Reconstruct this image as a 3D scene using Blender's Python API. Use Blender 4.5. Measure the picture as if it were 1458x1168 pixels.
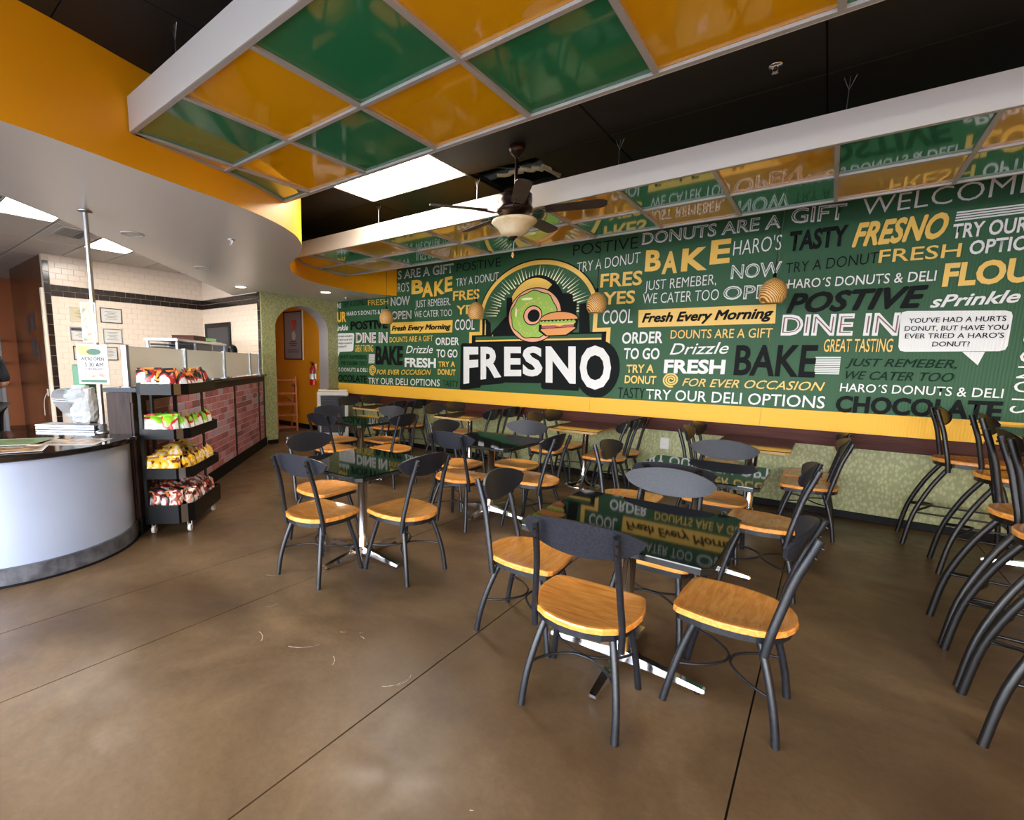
import bpy, bmesh, math, random
from mathutils import Vector, Matrix
random.seed(7)
PI = math.pi
SC = bpy.context.scene
COL = SC.collection
for o in list(bpy.data.objects): bpy.data.objects.remove(o)

# ---------------------------------------------------------------- camera
cam_d = bpy.data.cameras.new('camera'); cam = bpy.data.objects.new('camera', cam_d); COL.objects.link(cam)
F, YAW, PIT, ROL = 682.93, .6918, .1475, .0157
cam_d.sensor_fit = 'HORIZONTAL'; cam_d.sensor_width = 36
cam_d.lens = F/1458*36
cam_d.shift_x = (729-608.3)/1458; cam_d.shift_y = (617.6-584)/1458
cam_d.clip_start = .02; cam_d.clip_end = 200
fw = Vector((-math.sin(YAW)*math.cos(PIT), math.cos(YAW)*math.cos(PIT), -math.sin(PIT)))
rt = Vector((math.cos(YAW), math.sin(YAW), 0)); up = rt.cross(fw)
r2 = rt*math.cos(ROL)+up*math.sin(ROL); u2 = -rt*math.sin(ROL)+up*math.cos(ROL)
M = Matrix((r2, u2, -fw)).transposed().to_4x4(); M.translation = (0, 0, 1.5)
cam.matrix_world = M
SC.camera = cam

# ---------------------------------------------------------------- sky, daylight, exposure
W = bpy.data.worlds.new('sky'); SC.world = W; W.use_nodes = True
nt = W.node_tree; bg = nt.nodes['Background']
tc = nt.nodes.new('ShaderNodeTexCoord'); sp = nt.nodes.new('ShaderNodeSeparateXYZ'); rp = nt.nodes.new('ShaderNodeValToRGB')
nt.links.new(tc.outputs['Generated'], sp.inputs[0]); nt.links.new(sp.outputs[2], rp.inputs[0]); nt.links.new(rp.outputs[0], bg.inputs[0])
rp.color_ramp.elements[0].position = 0; rp.color_ramp.elements[0].color = (.95, .97, 1, 1)
rp.color_ramp.elements[1].position = .7; rp.color_ramp.elements[1].color = (.58, .74, 1, 1)
bg.inputs[1].default_value = 10.5
SC.view_settings.view_transform = 'Standard'; SC.view_settings.look = 'None'
SC.view_settings.gamma = 1; SC.view_settings.use_curve_mapping = False
SC.view_settings.exposure = 1.15
SKY_WINDOWS = [(-8.2, -5.2), (-5.0, -2.0), (-1.8, 1.2), (1.4, 4.2)]   # storefront openings in the wall behind the viewer
for x0, x1 in SKY_WINDOWS:                                            # light portals only help sampling the sky
    l = bpy.data.lights.new('window_portal', 'AREA'); l.shape = 'RECTANGLE'; l.size = x1-x0; l.size_y = 2.3
    l.cycles.is_portal = True
    o = bpy.data.objects.new('window_portal', l); COL.objects.link(o); o.location = ((x0+x1)/2, -3.18, 1.45)
    o.rotation_euler = (PI/2, 0, 0)      # faces +y
TROFFER, KTROFFER, DOWN = 16, 12, 30

# ---------------------------------------------------------------- materials
def srgb(r, g, b):
    f = lambda c: (c/255/12.92 if c/255 <= .04045 else ((c/255+.055)/1.055)**2.4)
    return (f(r), f(g), f(b), 1)
def mat(name, col, rough=.5, metal=0, coat=0, spec=None, emit=0, trans=0, alpha=1, ior=None):
    m = bpy.data.materials.new(name); m.use_nodes = True
    b = m.node_tree.nodes['Principled BSDF']
    c = srgb(*col); b.inputs['Base Color'].default_value = c
    b.inputs['Roughness'].default_value = rough; b.inputs['Metallic'].default_value = metal
    b.inputs['Coat Weight'].default_value = coat
    if spec is not None: b.inputs['Specular IOR Level'].default_value = spec
    if ior: b.inputs['IOR'].default_value = ior
    if emit: b.inputs['Emission Color'].default_value = c; b.inputs['Emission Strength'].default_value = emit
    if trans: b.inputs['Transmission Weight'].default_value = trans
    if alpha < 1: b.inputs['Alpha'].default_value = alpha
    return m
def N(m, t, **kw):
    n = m.node_tree.nodes.new(t)
    for k, v in kw.items():
        if k in n.inputs: n.inputs[k].default_value = v
        else: setattr(n, k, v)
    return n
def L(m, a, b): m.node_tree.links.new(a, b)
def B(m): return m.node_tree.nodes['Principled BSDF']
def noisy(m, c1, c2, scale=5, detail=6, stretch=(1, 1, 1), lo=.35, hi=.65, coord='Object', rough=None, bump=0, bscale=None):
    t = N(m, 'ShaderNodeTexCoord'); mp = N(m, 'ShaderNodeMapping'); mp.inputs['Scale'].default_value = stretch
    no = N(m, 'ShaderNodeTexNoise', Scale=scale, Detail=detail); r = N(m, 'ShaderNodeValToRGB')
    L(m, t.outputs[coord], mp.inputs[0]); L(m, mp.outputs[0], no.inputs['Vector']); L(m, no.outputs[0], r.inputs[0])
    r.color_ramp.elements[0].position = lo; r.color_ramp.elements[0].color = srgb(*c1)
    r.color_ramp.elements[1].position = hi; r.color_ramp.elements[1].color = srgb(*c2)
    L(m, r.outputs[0], B(m).inputs['Base Color'])
    if rough:
        mr = N(m, 'ShaderNodeMapRange'); mr.inputs[3].default_value = rough[0]; mr.inputs[4].default_value = rough[1]
        L(m, no.outputs[0], mr.inputs[0]); L(m, mr.outputs[0], B(m).inputs['Roughness'])
    if bump:
        n2 = N(m, 'ShaderNodeTexNoise', Scale=bscale or scale*4, Detail=4); L(m, mp.outputs[0], n2.inputs['Vector'])
        bp = N(m, 'ShaderNodeBump', Strength=bump, Distance=.01); L(m, n2.outputs[0], bp.inputs['Height']); L(m, bp.outputs[0], B(m).inputs['Normal'])
    return m

MT = {}
MT['green_gloss'] = mat('glossy green acrylic', (46, 128, 82), .06, coat=.6)
MT['yellow_gloss'] = mat('glossy yellow acrylic', (244, 172, 2), .06, coat=.6)
MT['grid_white'] = mat('grey white grid metal', (176, 170, 162), .4)
MT['fascia_white'] = mat('white fascia', (214, 206, 194), .45)
MT['yellow_paint'] = mat('yellow wall paint', (240, 165, 5), .45)
MT['black_ceiling'] = mat('black ceiling paint', (24, 20, 17), .7)
MT['black_plenum'] = mat('dark plenum', (12, 12, 12), .9)
MT['soffit'] = mat('grey soffit paint', (212, 206, 198), .32)
MT['kceil'] = mat('kitchen ceiling tile', (196, 188, 178), .8)
MT['green_print'] = mat('green mural print', (46, 88, 54), .5, spec=.25)
MT['yellow_print'] = mat('yellow mural print', (238, 180, 56), .5, spec=.25)
MT['p_w'] = mat('white print', (226, 224, 218), .42); MT['p_y'] = mat('amber print', (236, 188, 74), .42)
MT['p_k'] = mat('black print', (16, 19, 17), .6, spec=.12); MT['p_d'] = mat('dark green print', (16, 42, 26), .6, spec=.12)
MT['p_g'] = MT['green_print']; MT['p_r'] = mat('dark red print', (120, 50, 40), .42)
MT['p_bun'] = mat('bun print', (232, 150, 66), .42); MT['p_bun2'] = mat('peach print', (238, 165, 125), .42)
MT['p_ice'] = mat('lime icing print', (150, 190, 62), .42); MT['p_ham'] = mat('ham print', (176, 72, 66), .42)
MT['p_lite'] = mat('pale yellow print', (244, 240, 190), .42)
def corr(m, scale=120, dist=.0025):
    t = N(m, 'ShaderNodeTexCoord'); w = N(m, 'ShaderNodeTexWave', Scale=scale); w.bands_direction = 'X'
    w.inputs['Distortion'].default_value = 0
    bp = N(m, 'ShaderNodeBump', Strength=.35, Distance=dist)
    L(m, t.outputs['Object'], w.inputs['Vector']); L(m, w.outputs[0], bp.inputs['Height']); L(m, bp.outputs[0], B(m).inputs['Normal'])
for k in ('green_print', 'yellow_print', 'p_w'): corr(MT[k], 14)
MT['rail'] = noisy(mat('dark brown wood rail', (70, 40, 32), .55, spec=.15), (60, 30, 23), (86, 46, 36), 6, 6, (.4, 1, 8), .3, .7)
MT['sage'] = mat('sage patterned vinyl', (150, 155, 110), .4, spec=.3)
def sage(m):
    t = N(m, 'ShaderNodeTexCoord'); v = N(m, 'ShaderNodeTexVoronoi', Scale=42); v.feature = 'F1'
    mp = N(m, 'ShaderNodeMapping'); mp.inputs['Scale'].default_value = (1, 1, .55)
    L(m, t.outputs['Object'], mp.inputs[0]); L(m, mp.outputs[0], v.inputs['Vector'])
    r = N(m, 'ShaderNodeValToRGB'); L(m, v.outputs['Distance'], r.inputs[0])
    r.color_ramp.elements[0].position = .25; r.color_ramp.elements[0].color = srgb(174, 173, 124)
    r.color_ramp.elements[1].position = .6; r.color_ramp.elements[1].color = srgb(146, 148, 103)
    L(m, r.outputs[0], B(m).inputs['Base Color'])
    bp = N(m, 'ShaderNodeBump', Strength=.2, Distance=.003); bp.invert = True; L(m, v.outputs['Distance'], bp.inputs['Height']); L(m, bp.outputs[0], B(m).inputs['Normal'])
sage(MT['sage'])
MT['base_black'] = mat('black rubber base', (15, 13, 12), .6, spec=.2)
MT['concrete'] = mat('stained concrete', (110, 90, 68), .2, spec=.38)
def concrete(m):
    t = N(m, 'ShaderNodeTexCoord')
    n1 = N(m, 'ShaderNodeTexNoise', Scale=.9, Detail=9, Roughness=.62, Distortion=.4); n2 = N(m, 'ShaderNodeTexNoise', Scale=34, Detail=9, Roughness=.75)
    n3 = N(m, 'ShaderNodeTexNoise', Scale=3.2, Detail=5, Distortion=1.5)
    for n in (n1, n2, n3): L(m, t.outputs['Object'], n.inputs['Vector'])
    r1 = N(m, 'ShaderNodeValToRGB'); L(m, n1.outputs[0], r1.inputs[0]); e = r1.color_ramp.elements
    e[0].position = .3; e[0].color = srgb(76, 56, 38); e[1].position = .7; e[1].color = srgb(140, 112, 80)
    k = e.new(.5); k.color = srgb(106, 82, 56)
    r2_ = N(m, 'ShaderNodeValToRGB'); L(m, n2.outputs[0], r2_.inputs[0])
    r2_.color_ramp.elements[0].position = .3; r2_.color_ramp.elements[0].color = (.6, .58, .56, 1)
    r2_.color_ramp.elements[1].position = .68; r2_.color_ramp.elements[1].color = (1, 1, 1, 1)
    mx = N(m, 'ShaderNodeMix', data_type='RGBA', blend_type='MULTIPLY'); mx.inputs[0].default_value = .55
    L(m, r1.outputs[0], mx.inputs[6]); L(m, r2_.outputs[0], mx.inputs[7]); L(m, mx.outputs[2], B(m).inputs['Base Color'])
    mr = N(m, 'ShaderNodeMapRange'); mr.inputs[1].default_value = .3; mr.inputs[2].default_value = .7; mr.inputs[3].default_value = .3; mr.inputs[4].default_value = .46
    L(m, n3.outputs[0], mr.inputs[0]); L(m, mr.outputs[0], B(m).inputs['Roughness'])
    bp = N(m, 'ShaderNodeBump', Strength=.12, Distance=.003); L(m, n2.outputs[0], bp.inputs['Height']); L(m, bp.outputs[0], B(m).inputs['Normal'])
concrete(MT['concrete'])
MT['joint'] = mat('dark joint filler', (50, 42, 34), .6)
MT['chalk'] = mat('pale floor scuff', (205, 190, 170), .7)
MT['wood'] = mat('honey wood seat', (226, 158, 84), .25, coat=.25)
def woodgrain(m, c1, c2, st=(2.2, 14, 14), sc=3):
    t = N(m, 'ShaderNodeTexCoord'); mp = N(m, 'ShaderNodeMapping'); mp.inputs['Scale'].default_value = st
    no = N(m, 'ShaderNodeTexNoise', Scale=sc, Detail=6, Roughness=.6, Distortion=.6)
    oi = N(m, 'ShaderNodeObjectInfo'); ad = N(m, 'ShaderNodeVectorMath', operation='ADD'); sc_ = N(m, 'ShaderNodeVectorMath', operation='SCALE'); sc_.inputs[3].default_value = 7
    cm = N(m, 'ShaderNodeCombineXYZ'); L(m, oi.outputs['Random'], cm.inputs[0]); L(m, oi.outputs['Random'], cm.inputs[1]); L(m, cm.outputs[0], sc_.inputs[0])
    L(m, t.outputs['Object'], mp.inputs[0]); L(m, mp.outputs[0], ad.inputs[0]); L(m, sc_.outputs[0], ad.inputs[1]); L(m, ad.outputs[0], no.inputs['Vector'])
    r = N(m, 'ShaderNodeValToRGB'); L(m, no.outputs[0], r.inputs[0])
    r.color_ramp.elements[0].position = .3; r.color_ramp.elements[0].color = srgb(*c1); r.color_ramp.elements[1].position = .65; r.color_ramp.elements[1].color = srgb(*c2)
    L(m, r.outputs[0], B(m).inputs['Base Color'])
woodgrain(MT['wood'], (198, 118, 42), (228, 156, 74))
MT['black_metal'] = noisy(mat('black powder coated metal', (40, 42, 48), .36), (19, 20, 24), (28, 30, 35), 60, 3, bump=.12, bscale=260)
MT['back_plate'] = noisy(mat('charcoal speckled plastic', (44, 46, 54), .38), (24, 25, 31), (38, 40, 48), 120, 3, bump=.1, bscale=400)
MT['stool_metal'] = mat('black brown metal', (14, 12, 12), .4)
MT['chrome'] = mat('chrome', (232, 232, 236), .14, 1)
MT['steel'] = mat('brushed steel', (190, 192, 196), .28, 1)
MT['alu'] = mat('satin aluminium', (160, 165, 176), .42, .9)
MT['top_black'] = mat('glossy black table laminate', (13, 15, 12), .04, ior=1.42)
MT['top_edge'] = mat('grey metal table edge', (74, 74, 72), .16, .85)
MT['top_brown'] = noisy(mat('brown wood laminate', (84, 52, 38), .07), (38, 20, 14), (60, 34, 24), 5, 6, (1, 9, 9), .3, .7)
MT['tan_edge'] = mat('tan edge band', (196, 160, 104), .35)
MT['panel_blue'] = noisy(mat('satin blue grey metal panel', (170, 180, 200), .38, .15), (160, 172, 196), (176, 187, 208), 1.5, 4, (1, 1, .6), .3, .7)
MT['kick'] = noisy(mat('dark grey kick', (80, 80, 84), .4), (66, 66, 70), (100, 100, 106), 12, 4)
MT['granite'] = noisy(mat('black granite', (16, 15, 15), .07), (10, 9, 9), (34, 30, 28), 90, 3)
MT['dark_wood'] = noisy(mat('dark stained wood', (44, 30, 26), .5, spec=.2), (34, 22, 20), (62, 44, 38), 8, 6, (6, 6, .6), .3, .7)
BRK = [mat('brick veneer %d' % i, c, .6) for i, c in enumerate([(172, 104, 106), (180, 118, 120), (158, 92, 96), (188, 140, 144), (136, 84, 90), (172, 150, 164)])]
MT['mortar'] = mat('pale mortar', (226, 200, 202), .8)
MT['tile_white'] = mat('white subway tile', (232, 214, 194), .22)
MT['grout'] = mat('grout', (214, 196, 178), .8)
MT['tile_black'] = mat('dark brown gloss tile', (38, 28, 23), .15)
MT['frost'] = mat('frosted glass', (228, 224, 210), .5, trans=.85, ior=1.2)
MT['clear'] = mat('clear plastic', (245, 247, 250), .05, trans=.92, ior=1.15)
MT['brown_door'] = noisy(mat('brown gloss laminate', (92, 54, 30), .18), (84, 48, 27), (104, 62, 34), 2, 3)
MT['orange_wall'] = mat('burnt orange wall', (150, 82, 40), .6)
MT['cream'] = mat('cream trim', (226, 212, 190), .5)
MT['reveal'] = mat('grey arch reveal', (165, 160, 158), .6)
MT['mustard'] = mat('mustard corridor paint', (226, 150, 8), .55)
MT['white'] = mat('white plastic', (205, 200, 192), .4)
MT['paper'] = mat('white paper', (208, 205, 198), .6)
MT['black'] = mat('black plastic', (8, 8, 9), .35, spec=.25)
MT['grey'] = mat('grey', (120, 120, 124), .5); MT['dgrey'] = mat('dark grey', (62, 62, 66), .5)
MT['red'] = mat('red enamel', (176, 24, 28), .25, coat=.4)
MT['green_box'] = mat('green plastic', (20, 112, 66), .35)
MT['orange_wood'] = noisy(mat('orange brown wood', (168, 84, 30), .35), (112, 52, 18), (146, 72, 28), 9, 4, (1, 1, 5))
MT['bronze'] = mat('oil rubbed bronze', (62, 46, 40), .3, .75)
MT['blade'] = noisy(mat('dark walnut fan blade', (46, 32, 26), .5), (38, 26, 20), (60, 42, 34), 6, 4, (1, 8, 8))
MT['alabaster'] = noisy(mat('amber alabaster glass', (232, 206, 158), .25), (222, 190, 136), (244, 226, 186), 6, 4)
MT['wicker'] = mat('woven bamboo', (200, 150, 84), .5)
def weave(m):
    t = N(m, 'ShaderNodeTexCoord'); w = N(m, 'ShaderNodeTexWave', Scale=26); w.bands_direction = 'DIAGONAL'; w.inputs['Distortion'].default_value = 1.2
    r = N(m, 'ShaderNodeValToRGB'); L(m, t.outputs['Object'], w.inputs['Vector']); L(m, w.outputs[0], r.inputs[0])
    r.color_ramp.elements[0].position = .25; r.color_ramp.elements[0].color = srgb(140, 88, 38); r.color_ramp.elements[1].position = .7; r.color_ramp.elements[1].color = srgb(250, 200, 118)
    L(m, r.outputs[0], B(m).inputs['Base Color'])
weave(MT['wicker'])
MT['torn'] = mat('torn plaster edge', (196, 184, 160), .8)
MT['foil'] = mat('insulation foil', (120, 122, 126), .35, .5)
MT['skin'] = mat('skin', (200, 145, 115), .5); MT['cloth'] = mat('black cotton', (20, 20, 22), .85); MT['hair'] = mat('dark hair', (30, 22, 18), .6)
MT['lamp'] = mat('lit diffuser', (255, 246, 232), .5, emit=TROFFER); MT['klamp'] = mat('lit kitchen diffuser', (255, 248, 238), .5, emit=KTROFFER)
MT['down'] = mat('lit downlight', (255, 240, 215), .5, emit=DOWN)
MT['juice'] = mat('orange juice', (250, 170, 20), .3); MT['leaf'] = mat('green lettuce', (120, 170, 60), .5)
MT['asphalt'] = mat('parking lot', (120, 120, 122), .9)

# ---------------------------------------------------------------- mesh helpers
class MB:
    def __init__(s): s.v = []; s.f = []; s.sm = []; s.mi = []; s.cm = 0
    def add(s, vs, fs, smooth=False):
        n = len(s.v); s.v += [tuple(v) for v in vs]
        for f in fs: s.f.append([n+i for i in f]); s.sm.append(smooth); s.mi.append(s.cm)
        return s
    def box(s, x0, y0, z0, x1, y1, z1):
        vs = [(x, y, z) for z in (z0, z1) for y in (y0, y1) for x in (x0, x1)]
        return s.add(vs, [(0, 2, 3, 1), (4, 5, 7, 6), (0, 1, 5, 4), (2, 6, 7, 3), (0, 4, 6, 2), (1, 3, 7, 5)])
    def boxm(s, mtx, sx, sy, sz):
        vs = [mtx @ Vector((x*sx/2, y*sy/2, z*sz/2)) for z in (-1, 1) for y in (-1, 1) for x in (-1, 1)]
        return s.add(vs, [(0, 2, 3, 1), (4, 5, 7, 6), (0, 1, 5, 4), (2, 6, 7, 3), (0, 4, 6, 2), (1, 3, 7, 5)])
    def rbox(s, x0, y0, z0, x1, y1, z1, b=.004):      # box with chamfered vertical+horizontal edges
        p = [(x0+b, y0), (x1-b, y0), (x1, y0+b), (x1, y1-b), (x1-b, y1), (x0+b, y1), (x0, y1-b), (x0, y0+b)]
        q = [(min(max(x, x0+b), x1-b), min(max(y, y0+b), y1-b)) for x, y in p]
        rings = [[(x, y, z0) for x, y in q], [(x, y, z0+b) for x, y in p], [(x, y, z1-b) for x, y in p], [(x, y, z1) for x, y in q]]
        return s.loft(rings, caps=True)
    def loft(s, rings, caps=True, closed=True, smooth=False):
        n = len(rings[0]); vs = [v for r in rings for v in r]; fs = []
        for i in range(len(rings)-1):
            for j in range(n if closed else n-1):
                a = i*n+j; b = i*n+(j+1) % n; fs.append((a, b, b+n, a+n))
        s.add(vs, fs, smooth)
        if caps:
            s.add(rings[0], [tuple(reversed(range(n)))]); s.add(rings[-1], [tuple(range(n))])
        return s
    def prism(s, poly, z0, z1): return s.loft([[(x, y, z0) for x, y in poly], [(x, y, z1) for x, y in poly]])
    def tube(s, pts, r, seg=8, caps=True, flat=1.0, upv=None):
        pts = [Vector(p) for p in pts]; rings = []
        rr = r if isinstance(r, (list, tuple)) else [r]*len(pts)
        pu = None
        for i, p in enumerate(pts):
            d = (pts[min(i+1, len(pts)-1)]-pts[max(i-1, 0)]).normalized()
            u = Vector(upv) if upv else (pu or (Vector((0, 0, 1)) if abs(d.z) < .9 else Vector((1, 0, 0))))
            a = d.cross(u).normalized(); b = a.cross(d).normalized(); pu = b
            rings.append([p+(a*math.cos(t)*rr[i]+b*math.sin(t)*rr[i]*flat) for t in [2*PI*k/seg for k in range(seg)]])
        return s.loft(rings, caps, True, True)
    def lathe(s, prof, seg=24, c=(0, 0, 0), smooth=True, caps=True):
        rings = [[(c[0]+r*math.cos(2*PI*k/seg), c[1]+r*math.sin(2*PI*k/seg), c[2]+z) for k in range(seg)] for r, z in prof]
        return s.loft(rings, caps, True, smooth)
    def mesh(s, name, mats):
        me = bpy.data.meshes.new(name); me.from_pydata(s.v, [], s.f)
        if not isinstance(mats, (list, tuple)): mats = [mats]
        for m in mats: me.materials.append(m)
        me.polygons.foreach_set('use_smooth', s.sm); me.polygons.foreach_set('material_index', s.mi)
        me.update(); return me
def fixn(me):
    bm = bmesh.new(); bm.from_mesh(me); bmesh.ops.recalc_face_normals(bm, faces=bm.faces); bm.to_mesh(me); bm.free()
def put(name, me, parent=None, loc=(0, 0, 0), rot=(0, 0, 0)):
    o = bpy.data.objects.new(name, me); COL.objects.link(o); o.parent = parent; o.location = loc; o.rotation_euler = rot; return o
def part(name, mb, m, parent=None, loc=(0, 0, 0), rot=(0, 0, 0), fix=True):
    me = mb.mesh(name, m if isinstance(m, (list, tuple)) else (MT[m] if isinstance(m, str) else m))
    if fix: fixn(me)
    return put(name, me, parent, loc, rot)
def tag(o, label=None, cat=None, group=None, kind=None):
    if label: o['label'] = label
    if cat: o['category'] = cat
    if group: o['group'] = group
    if kind: o['kind'] = kind
    return o
def thing(name, label, cat, loc=(0, 0, 0), rz=0, group=None):
    o = bpy.data.objects.new(name, None); COL.objects.link(o); o.location = loc; o.rotation_euler = (0, 0, rz); o.empty_display_size = .1
    return tag(o, label, cat, group)
def copy_tree(o, parent=None):
    c = o.copy(); COL.objects.link(c); c.parent = parent
    for ch in KIDS.get(o.name, []) or [k for k in o.children]: copy_tree(ch, c)
    return c
KIDS = {}
def arcpts(cx, cy, r, a0, a1, n): return [(cx+r*math.cos(a0+(a1-a0)*k/n), cy+r*math.sin(a0+(a1-a0)*k/n)) for k in range(n+1)]

# ================================================================ SETTING
def struct(name, mb, m, parent=None, fix=True):
    o = part(name, mb, m, parent, fix=fix)
    if parent is None: o['kind'] = 'structure'
    return o
YW = 6.35
floor = struct('floor', MB().box(-14, -3.3, -.12, 4.8, 6.5, -.012), 'joint')
xs = [-14, -8.6, -5.9, -4.6, -3.32, -2.63, -1.365, -.11, 1.15, 2.4, 3.65, 4.8]
for a, b in zip(xs, xs[1:]):
    g = .0035
    part('floor_slab', MB().box(a+g, -3.3, -.012, b-g, 6.5, 0), 'concrete', floor)
sc = MB()
for (x, y, l, a) in [(-2.05, 1.35, .16, .3), (-2.2, 1.28, .1, 2.2), (-1.75, 1.4, .07, 1.9), (-1.95, 1.62, .03, .2), (-1.86, 1.68, .02, .6), (-1.8, 1.66, .03, 2.6), (-2.5, 1.5, .07, .9), (-1.45, 1.45, .12, .6), (-1.4, 1.5, .1, 1.1), (-2.9, 1.75, .08, .2), (-.78, 1.2, .012, 0), (-.6, 1.05, .01, 0)]:
    pts = [(x+l*t*math.cos(a+t*.5), y+l*t*math.sin(a+t*.5)) for t in [k/6 for k in range(7)]]
    L1 = [(px+.0018*math.sin(9*k), py+.0022, .0008) for k, (px, py) in enumerate(pts)]; L2 = [(px, py-.0022-.001*math.cos(7*k), .0008) for k, (px, py) in enumerate(pts)]
    sc.add(L1+L2, [(k, k+1, k+8, k+7) for k in range(6)])
tag(part('scuff_marks', sc, 'chalk', floor), 'pale chalky scuffs on the concrete', kind='stuff')
asph = struct('parking_lot', MB().box(-30, -40, -.2, 30, -3.45, -.1), 'asphalt')

# far wall with wainscot
wf = struct('wall_far', MB().box(-7.6, YW, 0, 4.8, YW+.09, 3.6), 'sage')
part('chair_rail', MB().rbox(-7.6, YW-.022, .72, 4.6, YW-.001, .868), 'rail', wf)
struct('baseboard_far', MB().rbox(-7.6, YW-.014, 0, 4.6, YW-.001, .075), 'base_black')
# arch wall
A0, A1, SPR, RISE = 4.92, 6.09, 2.05, .44
wl = MB(); rv = MB(); n = 28
cyc = (A0+A1)/2; hw = (A1-A0)/2
ap = [(cyc-hw*math.cos(PI*k/n), SPR+RISE*math.sin(PI*k/n)) for k in range(n+1)]
wl.box(-7.878, 4.66, 0, -7.6, A0, 3.6); wl.box(-7.878, A1, 0, -7.6, YW-.001, 3.6)
for (ya, za), (yb, zb) in zip(ap, ap[1:]):
    vs = [(-7.6, ya, za), (-7.6, yb, zb), (-7.6, yb, 3.6), (-7.6, ya, 3.6)]; wl.add(vs, [(0, 1, 2, 3)])
    vs = [(-7.878, ya, za), (-7.878, yb, zb), (-7.878, yb, 3.6), (-7.878, ya, 3.6)]; wl.add(vs, [(3, 2, 1, 0)])
wleft = struct('wall_left', wl, 'sage', fix=False)
prof = [(A0, 0)]+ap+[(A1, 0)]
rv.add([(-7.6005, y, z) for y, z in prof]+[(-7.8775, y, z) for y, z in prof]+[(-7.6005, y+(.004 if y > cyc else -.004), z+.004) for y, z in prof]+[(-7.8775, y+(.004 if y > cyc else -.004), z+.004) for y, z in prof],
       [(k, k+1, k+1+len(prof), k+len(prof)) for k in range(len(prof)-1)]+[(k, k+1, k+1+2*len(prof), k+2*len(prof)) for k in range(len(prof)-1)])
rv.v = [(x, y+(-.002 if y > cyc+.58 else .002 if y < cyc-.58 else 0), z-(.002 if z > SPR else 0)) for x, y, z in rv.v]
part('arch_reveal', rv, 'reveal', wleft, fix=False)
struct('baseboard_left', MB().rbox(-7.6, 6.1, 0, -7.588, YW-.02, .075).rbox(-7.6, 4.7, 0, -7.588, 4.915, .075), 'base_black')
# corridor behind the arch
wc = struct('wall_corridor', MB().box(-13, 6.45, 0, -7.88, 6.54, 3.6), 'mustard')
struct('wall_corridor_end', MB().box(-13.1, 4.9, 0, -13, 6.54, 3.6), 'mustard')
struct('ceiling_corridor', MB().box(-13, 4.9, 2.9, -7.88, 6.45, 2.95), 'kceil')
struct('baseboard_corridor', MB().rbox(-13, 6.436, 0, -7.885, 6.449, .1), 'base_black')

# kitchen tiled walls
TW, TH = .165, .09
def tiled(name, fn, length, dark_col):
    w = MB(); tw = MB(); blacks = []
    rows = int(3.1/TH)+1
    for r in range(rows):
        z0 = r*TH+.03-.0; z1 = min(z0+TH-.004, 3.1)
        band = r in (27, 28)
        off = (r % 2)*TW/2
        k = -1
        while k*TW+off < length:
            a = max(k*TW+off, 0 if dark_col < 0 else (.085 if dark_col == 0 else 0)); b = min((k+1)*TW+off-.004, length-(.085 if dark_col == 1 else 0)); k += 1
            if b-a < .01: continue
            if band: blacks.append((a, b, z0, z1))
            elif z0 > .5: fn(tw, a, b, z0, z1)
    for i in range(18):
        if dark_col == 0: blacks.append((0.002, .081, .03+i*TW, .03+(i+1)*TW-.004))
        if dark_col == 1: blacks.append((length-.081, length-.002, .03+i*TW, .03+(i+1)*TW-.004))
    return tw, [q for q in blacks if q[3] < 2.46 or q[1]-q[0] > 0]
def fn_l(mb, a, b, z0, z1, t=.006): mb.rbox(-9.7, 2.14+a, z0, -9.7+t, 2.14+b, z1, .0015)
def fn_r(mb, a, b, z0, z1, t=.006): mb.rbox(-9.69+a, 4.66-t, z0, -9.69+b, 4.66, z1, .0015)
wk = struct('wall_kitchen_left', MB().box(-9.8, 2.14, 0, -9.7, 4.75, 3.6), 'grout')
tw, bl = tiled('l', fn_l, 2.52, 0)
tag(part('white_tile', tw, 'tile_white', wk, fix=False), kind='stuff')
for q in bl: fn_l(m := MB(), *q, .008); part('dark_tile', m, 'tile_black', wk, fix=False)
wk2 = struct('wall_kitchen_right', MB().box(-9.7, 4.66, 0, -7.88, 4.9, 3.6), 'grout')
tw, bl = tiled('r', fn_r, 2.06, 1)
tag(part('white_tile', tw, 'tile_white', wk2, fix=False), kind='stuff')
for q in bl: fn_r(m := MB(), *q, .008); part('dark_tile', m, 'tile_black', wk2, fix=False)
# service door in the tiled wall
d1 = struct('door_1', MB().rbox(-9.5, 4.628, 0, -8.68, 4.652, 2.1), 'dgrey')
part('door_frame', MB().rbox(-9.58, 4.62, 0, -9.5, 4.653, 2.18).rbox(-8.68, 4.62, 0, -8.62, 4.653, 2.18).rbox(-9.5, 4.62, 2.1, -8.68, 4.653, 2.18), 'black', d1)
# brown laminate wall, back room
bw = struct('wall_brown', MB().box(-12, 2.145, 0, -9.801, 2.24, 3.1), 'brown_door')
struct('trim_1', MB().rbox(-9.8, 2.1, .0, -9.72, 2.139, 2.58), 'cream')
struct('wall_back_room', MB().box(-13.6, -3.2, 0, -13.5, 4.9, 3.6), 'orange_wall')
struct('wall_back_room_side', MB().box(-13.5, 4.0, 0, -12, 4.1, 3.6), 'orange_wall')

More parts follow.
